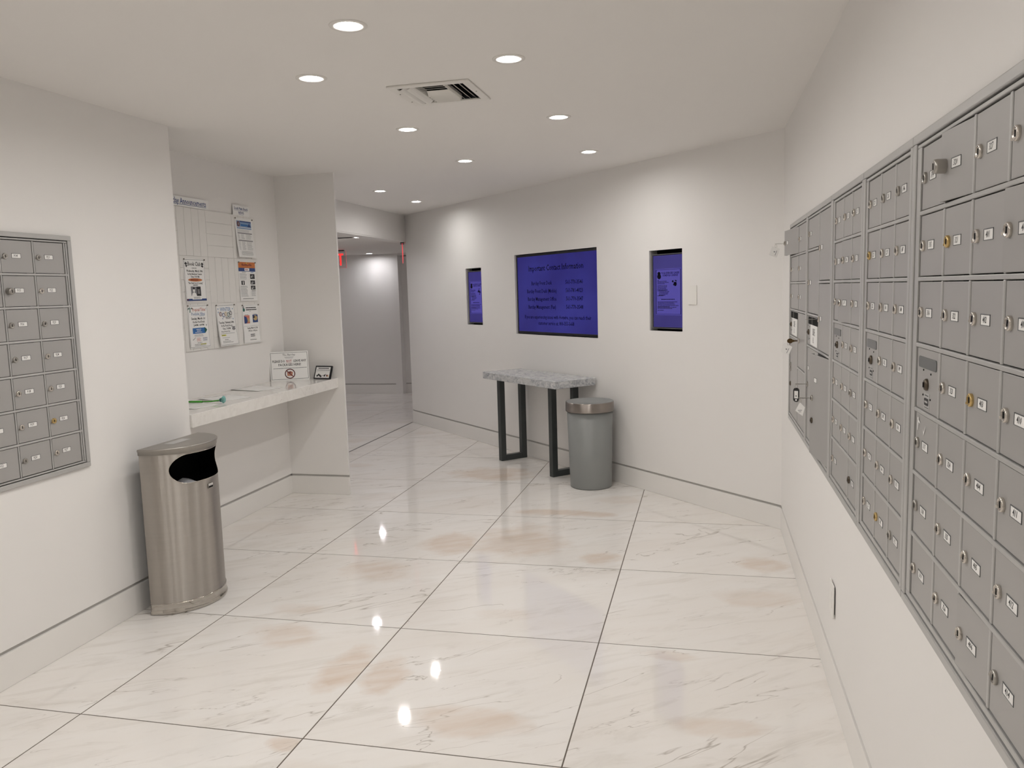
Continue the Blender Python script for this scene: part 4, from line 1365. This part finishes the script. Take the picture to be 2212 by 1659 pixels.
# book club
s = Sheet(0.214, 0.265, 0.004)
s.border(0.005, 0.0016, P['ink']).text('Book Club', 0.036, 0.107, 0.032, P['ink'], sx=0.85)
for x, sg in ((0.024, 1), (0.190, -1)):
    s.poly([(x - .014, 0.030), (x, 0.020), (x + .014, 0.030), (x, 0.040)], P['ink']).poly([(x - .010 + .004 * sg, 0.044), (x + .004 * sg, 0.037), (x + .012 + .002 * sg, 0.042), (x + .004, 0.054)], P['ink'])
s.lines(0.080, 0.055, 0.055, 1, .01, P['ink_grey'], .004).text('Wednesday, March 18th', 0.0185, 0.107, 0.075, P['ink'], sx=0.9).text('In the Business Center', 0.0175, 0.107, 0.094, P['ink'], sx=0.9).text('Time: 7:00 PM', 0.0165, 0.107, 0.111, P['ink'], sx=0.9)
s.poly(ellipse(0.107, 0.130, 0.072, 0.010, 24), P['orange'], 2).lines(0.062, 0.127, 0.09, 1, .01, P['maroon'], .006)
s.text('"She Didn\'t See It Coming"', 0.0165, 0.107, 0.150, P['ink'], sx=0.82).lines(0.080, 0.160, 0.06, 1, .01, P['ink'], .004)
s.rect(0.055, 0.112, 0.171, 0.229, P['ink_grey']).rect(0.112, 0.155, 0.171, 0.229, P['ink']).poly(ellipse(0.083, 0.193, 0.010, 0.014, 14), P['paper'], 3).poly([(0.058, 0.229), (0.066, 0.212), (0.083, 0.207), (0.100, 0.212), (0.109, 0.229)], P['paper'], 3)
s.poly(ellipse(0.083, 0.182, 0.010, 0.007, 12), P['ink'], 4).lines(0.120, 0.190, 0.028, 4, 0.0075, P['paper'])
s.rect(0.006, 0.208, 0.246, 0.258, P['navy']).rect(0.010, 0.022, 0.247, 0.255, P['maroon'], 2).rect(0.062, 0.158, 0.240, 0.251, P['paper'], 2).lines(0.07, 0.236, 0.08, 2, 0.008, P['ink'], center=True)
post(s, 'flyer', 'Book Club flyer with an orange oval and black-and-white portrait, middle left', 'poster', 4.360, 1.755, G)
# orange newsletter
s = Sheet(0.214, 0.268, 0.004)
s.rect(0.002, 0.212, 0.002, 0.042, P['orange']).rect(0.002, 0.212, 0.042, 0.066, P['navy']).rect(0.075, 0.135, 0.044, 0.062, P['paper'], 2).lines(0.082, 0.050, 0.046, 1, .01, P['red'], .006).poly([(0.095, 0.012), (0.112, 0.003), (0.104, 0.014)], P['yellow'], 3)
for k, (x, zz) in enumerate(((0.050, 0.020), (0.066, 0.023), (0.082, 0.022), (0.098, 0.021), (0.114, 0.025), (0.130, 0.022), (0.146, 0.020), (0.160, 0.023))):
    s.poly(ellipse(x, zz, 0.0058, 0.0060 + 0.003 * (k % 3 == 0), 10), P['maroon'], 3)
s.rect(0.040, 0.090, 0.070, 0.073, P['ink_grey']).rect(0.150, 0.185, 0.070, 0.073, P['blue']).rect(0.125, 0.1258, 0.075, 0.235, P['ink_grey'])
s.lines(0.012, 0.080, 0.09, 6, 0.0075, P['ink_grey']).rect(0.025, 0.065, 0.130, 0.158, P['ink']).rect(0.042, 0.052, 0.134, 0.155, P['paper'], 2).lines(0.012, 0.166, 0.095, 10, 0.0075, P['ink_grey'])
for zz in (0.083, 0.127, 0.163):
    s.rect(0.140, 0.198, zz, zz + 0.034 - (zz > .09) * .006, P['ink']).poly(ellipse(0.168, zz + .014, 0.013, 0.009, 10), P['ink_grey'], 2).poly(ellipse(0.155, zz + .020, 0.006, 0.005, 8), P['paper'], 3)
s.rect(0.145, 0.198, 0.198, 0.2015, P['ink']).lines(0.140, 0.210, 0.06, 4, 0.0075, P['ink_grey']).lines(0.03, 0.252, 0.15, 1, 0.008, P['ink'], .003)
post(s, 'flyer', 'newsletter sheet with orange and dark blue header and small photos, middle right', 'poster', 4.957, 1.753, G)
# tropical tides
s = Sheet(0.210, 0.268, 0.006)
s.border(0.005, 0.0016, P['ink'])
s.text('Tropical Tides', 0.028, 0.115, 0.030, P['salmon'], sx=0.86).text('!', 0.026, 0.190, 0.028, P['ink_grey']).text('Poolside Vibes', 0.027, 0.108, 0.056, P['skyblue'], sx=0.88).rect(0.120, 0.172, 0.067, 0.069, P['blue'])
for a in range(6):
    an = -0.3 - a * 0.55
    s.poly([(0.030, 0.022), (0.030 + .026 * math.cos(an) + .003, 0.022 + .016 * math.sin(an) + .004), (0.030 + .030 * math.cos(an), 0.022 + .016 * math.sin(an) + .010)], P['green'])
s.poly([(0.026, 0.022), (0.032, 0.022), (0.030, 0.046), (0.022, 0.046)], P['green'])
s.text('Sunday, March 1st', 0.0215, 0.105, 0.085, P['ink'], sx=0.9).text('On the Pool Deck', 0.0185, 0.105, 0.106, P['ink'], sx=0.9).text('2:00PM - 4:00PM', 0.0175, 0.105, 0.126, P['ink'], sx=0.9)
s.rect(0.038, 0.168, 0.143, 0.178, P['blue']).lines(0.075, 0.150, 0.06, 1, .01, P['paper'], .004).lines(0.080, 0.160, 0.05, 1, .01, P['paper'], .004).lines(0.060, 0.169, 0.09, 1, .01, P['paper'], .003)
s.poly([(0.160, 0.140), (0.178, 0.150), (0.186, 0.158), (0.172, 0.172), (0.160, 0.176)], P['green'], 3).poly(ellipse(0.183, 0.128, 0.004, 0.006, 10), P['ink_grey'])
s.lines(0.050, 0.186, 0.10, 2, 0.007, P['ink_grey']).poly([(0.03, 0.215), (0.062, 0.200), (0.062, 0.203), (0.032, 0.219)], P['ink_grey']).lines(0.070, 0.205, 0.045, 4, 0.006, P['salmon']).lines(0.135, 0.205, 0.045, 4, 0.006, P['navy'])
s.lines(0.075, 0.234, 0.05, 1, .01, P['ink']).rect(0.105, 0.165, 0.2425, 0.2485, P['yellow']).lines(0.045, 0.244, 0.12, 2, 0.0085, P['ink'])
post(s, 'flyer', 'Tropical Tides flyer with palm tree and blue box, bottom left of the board', 'poster', 4.364, 1.470, G)
# winter bingo
s = Sheet(0.214, 0.270, 0.022)
s.border(0.005, 0.0016, P['ink'])
s.text('WINTER', 0.036, 0.107, 0.033, P['skyblue'], sx=0.9)
for k, (x, zz, c, ch) in enumerate(((0.048, 0.062, 'maroon', 'B'), (0.080, 0.069, 'navy', 'I'), (0.108, 0.062, 'tan', 'N'), (0.136, 0.067, 'green', 'G'), (0.164, 0.058, 'ink', 'O'))):
    s.poly(ellipse(x, zz, 0.0155, 0.0145, 18), P[c], 2).poly(ellipse(x, zz, 0.0105, 0.0100, 16), P['paper'], 3).text(ch, 0.017, x, zz, P[c], 4)
s.text('NIGHT', 0.025, 0.135, 0.088, P['ink'], sx=0.9)
for x, zz in ((0.024, 0.028), (0.190, 0.030), (0.066, 0.092), (0.024, 0.050), (0.185, 0.096)):
    s.poly(ellipse(x, zz, 0.005, 0.005, 8), P['skyblue'])
s.text('Tuesday, February 24th', 0.0205, 0.103, 0.118, P['ink'], sx=0.88).text('In the Party Room', 0.0190, 0.103, 0.139, P['ink'], sx=0.9).text('Time: 7:00PM', 0.0180, 0.095, 0.159, P['ink'], sx=0.9)
s.rect(0.155, 0.198, 0.148, 0.152, P['ink']).poly(ellipse(0.177, 0.162, 0.020, 0.010, 14), P['ink_grey'])
s.text('Bring a Friend to Play', 0.0125, 0.080, 0.177, P['ink'], sx=0.9).lines(0.022, 0.189, 0.165, 1, .01, P['ink_grey']).rect(0.026, 0.078, 0.197, 0.206, P['yellow']).lines(0.030, 0.200, 0.044, 1, .01, P['ink'], .003, )
s.lines(0.030, 0.216, 0.10, 1, .01, P['ink_grey']).lines(0.055, 0.229, 0.055, 1, .01, P['ink'], .003).lines(0.030, 0.240, 0.12, 2, 0.008, P['ink'])
post(s, 'flyer', 'Winter Bingo Night flyer curling off the board, bottom middle', 'poster', 4.662, 1.466, G)
# two pictures flyer
s = Sheet(0.212, 0.268, 0.006)
s.border(0.005, 0.0010, P['ink_grey'])
s.poly(ellipse(0.020, 0.020, 0.009, 0.012, 12), P['ink_grey']).poly(ellipse(0.024, 0.036, 0.013, 0.012, 12), P['green'], 3)
s.lines(0.050, 0.019, 0.150, 1, .01, P['ink'], .006).lines(0.050, 0.033, 0.150, 1, .01, P['ink'], .006).lines(0.090, 0.046, 0.03, 1, .01, P['ink_grey'])
s.rect(0.020, 0.090, 0.074, 0.130, P['salmon']).poly([(0.022, 0.078), (0.050, 0.085), (0.062, 0.110), (0.050, 0.129), (0.022, 0.129)], P['navy'], 3).poly(ellipse(0.072, 0.108, 0.012, 0.016, 14), P['tan'], 4)
s.rect(0.128, 0.195, 0.072, 0.126, P['navy']).poly(ellipse(0.162, 0.095, 0.026, 0.018, 16), P['tan'], 3).poly([(0.133, 0.080), (0.165, 0.086), (0.150, 0.094), (0.136, 0.096)], P['ink'], 4)
s.lines(0.030, 0.069, 0.05, 1, .01, P['ink']).lines(0.135, 0.067, 0.05, 1, .01, P['ink']).rect(0.010, 0.200, 0.148, 0.149, P['ink_grey'])
s.text('Sunday, March 8, 2026', 0.0165, 0.118, 0.163, P['ink'], sx=0.88).text('2:00 p.m. - 4:00 p.m.', 0.0165, 0.118, 0.182, P['ink'], sx=0.84).lines(0.085, 0.206, 0.07, 1, .01, P['ink'], .005).lines(0.085, 0.217, 0.07, 1, .01, P['ink'], .005).lines(0.075, 0.243, 0.10, 1, .01, P['ink'], .003)
post(s, 'flyer', 'flyer with two small coloured pictures, red and dark blue, bottom right of the board', 'poster', 4.966, 1.459, G)

# ------------------------------------------------------------------ things on the counter
tilt = math.radians(9)
nt_ = thing('counter_sign', 'white standing sign saying please do not leave any packages here', 'sign', (-2.972, 5.360, SZ1 + 0.0003), math.radians(31.8))
Wn, Hn = 0.275, 0.214
xf = Matrix.Rotation(-tilt, 4, 'X')
q = MB().box(-Wn / 2, Wn / 2, 0.0, 0.003, 0.0, Hn, 0, xf=xf)
q.build('sign_panel', M['paper'], nt_)
q = MB()
for a, b, c, d in ((-.131, .131, .0085, .0105), (-.131, .131, Hn - .0105, Hn - .0085), (-.131, -.129, .0105, Hn - .0105), (.129, .131, .0105, Hn - .0105)):
    q.box(a, b, -0.0006, 0.0001, c, d, 0, xf=xf)
q.text('The Barclay', 0.019, 0, -0.0007, Hn - .025, 0, xf=xf)
for k in range(3):
    q.box(-.034 + .004 * k, .034 - .004 * k, -0.0006, 0.0001, Hn - .041 - .005 * k, Hn - .0395 - .005 * k, 2, xf=xf)
q.text('PLEASE DO', 0.0245, -0.120, -0.0007, Hn - .072, 0, align='LEFT', sx=0.73, xf=xf, bold=.014).text('NOT', 0.0245, -0.022, -0.0007, Hn - .072, 1, align='LEFT', sx=0.73, xf=xf, bold=.014).text('LEAVE ANY', 0.0245, 0.121, -0.0007, Hn - .072, 0, align='RIGHT', sx=0.73, xf=xf, bold=.014)
q.box(-.021, .015, -0.0007, 0.0001, Hn - .0855, Hn - .084, 1, xf=xf)
q.text('PACKAGES HERE!', 0.0245, 0.002, -0.0007, Hn - .099, 0, sx=0.85, xf=xf, bold=.014)
xx = -.115
while xx < .112:
    l = random.uniform(.005, .014)
    q.box(xx, xx + l * .85, -0.0006, 0.0001, Hn - .1255, Hn - .1215, 2, xf=xf); xx += l
cz = 0.049
n = 28
ro, ri = 0.037, 0.0305
ringv = [tuple(xf @ Vector((ro * math.cos(2 * PI * i / n), -0.0010, cz + ro * math.sin(2 * PI * i / n)))) for i in range(n)] + [tuple(xf @ Vector((ri * math.cos(2 * PI * i / n), -0.0010, cz + ri * math.sin(2 * PI * i / n)))) for i in range(n)]
q.prism([(-.020, cz - .016), (.016, cz - .018), (.021, cz + .012), (.004, cz + .019), (-.020, cz + .012)][::1], -0.0007, 0.0001, 4, xf=xf)
q.prism([(-.014, cz + .006), (.012, cz + .006), (.006, cz + .017), (-.010, cz + .014)], -0.0009, -0.0006, 3, xf=xf)
q.add(ringv, [(i, n + i, n + (i + 1) % n, (i + 1) % n) for i in range(n)] + [((i + 1) % n, n + (i + 1) % n, n + i, i) for i in range(n)], 3)
q.prism([(-.0235, cz + .019), (-.019, cz + .0235), (.0235, cz - .019), (.019, cz - .0235)][::-1], -0.0014, -0.0009, 3, xf=xf)
q.build('sign_print', [M['ink'], M['red'], M['ink_grey'], M['maroon'], M['brown']], nt_)
MB().box(-0.03, 0.03, 0.004, 0.006, 0.002, 0.15, 0, xf=Matrix.Translation((0, 0.045, 0)) @ Matrix.Rotation(math.radians(8), 4, 'X')).build('easel_back', M['paper'], nt_)

tf = thing('picture_frame', 'small black tabletop frame with printed card at the right end of the counter', 'frame', (-2.757, 5.428, SZ1 + 0.0003), math.radians(-10.7))
xf = Matrix.Rotation(math.radians(-22), 4, 'X')
Wf, Hf, bw = 0.150, 0.104, 0.010
q = MB()
q.prism(rrect(-Wf / 2, Wf / 2, 0, Hf, 0.004), 0.002, 0.012, 0, xf=xf)
for a, b, c, d in ((-Wf / 2 + .003, Wf / 2 - .003, 0.002, bw), (-Wf / 2 + .003, Wf / 2 - .003, Hf - bw, Hf - .002), (-Wf / 2 + .003, -Wf / 2 + bw, bw, Hf - bw), (Wf / 2 - bw, Wf / 2 - .003, bw, Hf - bw)):
    q.box(a, b, -0.002, 0.002, c, d, 0, xf=xf)
q.build('frame_body', M['black_plastic'], tf)
MB().box(-Wf / 2 + bw, Wf / 2 - bw, 0.0, 0.0019, bw, Hf - bw, 0, xf=xf).build('card', M['paper'], tf)
q = MB()
for zz, hw, hh, m_ in ((Hf - .024, .045, .006, 0), (Hf - .037, .054, .005, 1)):
    xx = -hw
    while xx < hw:
        l = random.uniform(.006, .014)
        q.box(xx, xx + l * .85, -0.0006, 0.0001, zz, zz + hh, m_, xf=xf); xx += l
q.box(-.058, .058, -0.0006, 0.0001, Hf - .046, Hf - .045, 1, xf=xf)
for x, zz, m_ in ((-.045, .026, 0), (-.034, .034, 0), (-.022, .028, 0), (-.012, .022, 0), (.020, .028, 0), (.042, .028, 2)):
    q.prism(ellipse(x, zz, .007, .008, 10), -0.0006, 0.0001, m_, xf=xf)
q.box(-.001, .010, -0.0006, 0.0001, .026, .029, 0, xf=xf).prism([(.022, .022), (.034, .040), (.030, .041), (.018, .025)], -0.0008, -0.0004, 0, xf=xf).prism([(.044, .024), (.056, .018), (.056, .036)], -0.0008, -0.0004, 3, xf=xf)
q.build('card_print', [M['ink'], M['ink_grey'], M['maroon'], M['tan']], tf)

def loose_sheet(label, x, y, rot, w, h, lift, zz, cornerlift=0.0):
    mb = MB()
    n = 8
    vs = []
    for j in range(n + 1):
        for i in range(n + 1):
            fx, fy = i / n - 0.5, j / n - 0.5
            l = lift * (abs(fx) * 2) ** 3 * (0.4 + 0.6 * (fy + 0.5)) + cornerlift * max(0, fx + fy) ** 2
            vs.append((fx * w, fy * h, 0.0006 + l))
    mb.add(vs, [(j * (n + 1) + i, j * (n + 1) + i + 1, (j + 1) * (n + 1) + i + 1, (j + 1) * (n + 1) + i) for j in range(n) for i in range(n)], 0, True)
    ob = mb.build('paper_sheet', [M['paper']], None, (x, y, zz), (0, 0, rot))
    md = ob.modifiers.new('thickness', 'SOLIDIFY'); md.thickness = 0.0005; md.offset = -1
    return tag(ob, label, 'paper', 'loose papers on the counter')
loose_sheet('white paper sheet lying mid-counter in front of the standing sign', -2.953, 4.855, math.radians(74), 0.216, 0.275, 0.004, SZ1 + .0004)
loose_sheet('paper sheet on the counter behind the flower end of the stem', -2.893, 4.385, math.radians(66), 0.216, 0.260, 0.004, SZ1 + .0004)
loose_sheet('paper sheet under the green flower stem at the left end of the counter', -2.895, 4.060, math.radians(80), 0.216, 0.275, 0.003, SZ1 + .0004)

fw = thing('artificial_flower', 'teal artificial flower on a green wrapped stem lying on the counter', 'flower', (-2.752, 4.152, SZ1))
MB().tube([(-0.26, -0.012, 0.0115), (-0.16, -0.004, 0.0115), (-0.13, 0.0, 0.0115)], 0.0062, 10).tube([(-0.13, 0.0, 0.0115), (-0.08, 0.004, 0.012), (-0.02, 0.002, 0.020)], 0.0038, 10).build('stem', M['stem'], fw)
q = MB()
for ring_, (r0, tl_, cnt) in enumerate(((0.010, 0.5, 6), (0.020, 0.95, 8), (0.027, 1.35, 9))):
    for k in range(cnt):
        a = 2 * PI * k / cnt + ring_ * 0.4
        ca, sa = math.cos(a), math.sin(a)
        # petal: cupped quad strip opening along +x
        base = Vector((-0.004, 0, 0.024))
        rad = Vector((0, ca, sa)); tan_ = Vector((0, -sa, ca))
        pts_ = []
        for s_, wd_ in ((0.0, 0.004), (0.5, 0.010), (0.85, 0.009), (1.0, 0.004)):
            c_ = base + Vector((0.026 * s_ * math.cos(tl_ * 0.7), 0, 0)) + rad * (r0 * s_ * 0.85 * math.sin(min(1.4, tl_ + 0.25)))
            if c_.z < 0.0045:
                c_.z = 0.0045
            for sg in (-1, 1):
                p_ = c_ + tan_ * wd_ * sg
                if p_.z < 0.003:
                    p_.z = 0.003
                pts_.append(p_)
        q.add(pts_, [(2 * i, 2 * i + 1, 2 * i + 3, 2 * i + 2) for i in range(3)], 0, True)
pt = q.build('petals', M['petal'], fw)
md = pt.modifiers.new('thickness', 'SOLIDIFY'); md.thickness = 0.0012
MB().lathe([(0.0, -0.012), (0.008, -0.008), (0.011, 0.0), (0.008, 0.008), (0.0, 0.012)], 12, (-0.006, 0, 0.022)).build('calyx', M['petal_dark'], fw)

# ------------------------------------------------------------------ exit signs in the corridor
def exit_sign(label, loc, rotz, letters='EXIT'):
    t = thing('exit_sign', label, 'exit sign', loc, rotz, None)
    MB().box(-0.14, 0.14, -0.022, 0.022, -0.016, -0.0005).build('ceiling_canopy', M['black_metal'], t, bevel=0.003)
    MB().box(-0.165, 0.165, -0.004, 0.004, -0.235, -0.0165).build('acrylic_panel', M['acrylic'], t)
    q = MB()
    q.box(-0.167, 0.167, -0.0045, 0.0045, -0.237, -0.2348).box(-0.1672, -0.165, -0.0045, 0.0045, -0.235, -0.0165).box(0.165, 0.1672, -0.0045, 0.0045, -0.235, -0.0165)
    q.build('panel_edge', M['exit_edge'], t)
    q = MB()
    def bar(a, b, c, d):
        q.box(a, b, -0.0058, -0.0042, c, d)
    zt, zb, s_ = -0.048, -0.202, 0.021
    x = -0.145
    bar(x, x + s_, zb, zt)                                     # E
    for zz in (zb, (zb + zt) / 2 - s_ / 2, zt - s_):
        bar(x + s_, x + .062, zz, zz + s_)
    for dz in (-1, 1):                                         # X
        q.prism([(-.070, zb if dz > 0 else zt), (-.047, zb if dz > 0 else zt), (.000, zt if dz > 0 else zb), (-.023, zt if dz > 0 else zb)][::dz], -0.0058 - .0002 * (dz > 0), -0.0042)
    bar(.016, .016 + s_, zb, zt)                               # I
    bar(.052, .128, zt - s_, zt); bar(.0795, .0795 + s_, zb, zt - s_)   # T
    q.build('exit_letters', M['exit_red'], t)
exit_sign('red lit exit sign half hidden by the fin wall, hanging in the corridor', (-4.800, 10.0, ZCC), math.radians(8))
exit_sign('red exit sign seen edge-on at the right end of the header', (-3.50, 9.140, ZCC), math.atan2(0.93, -0.36))
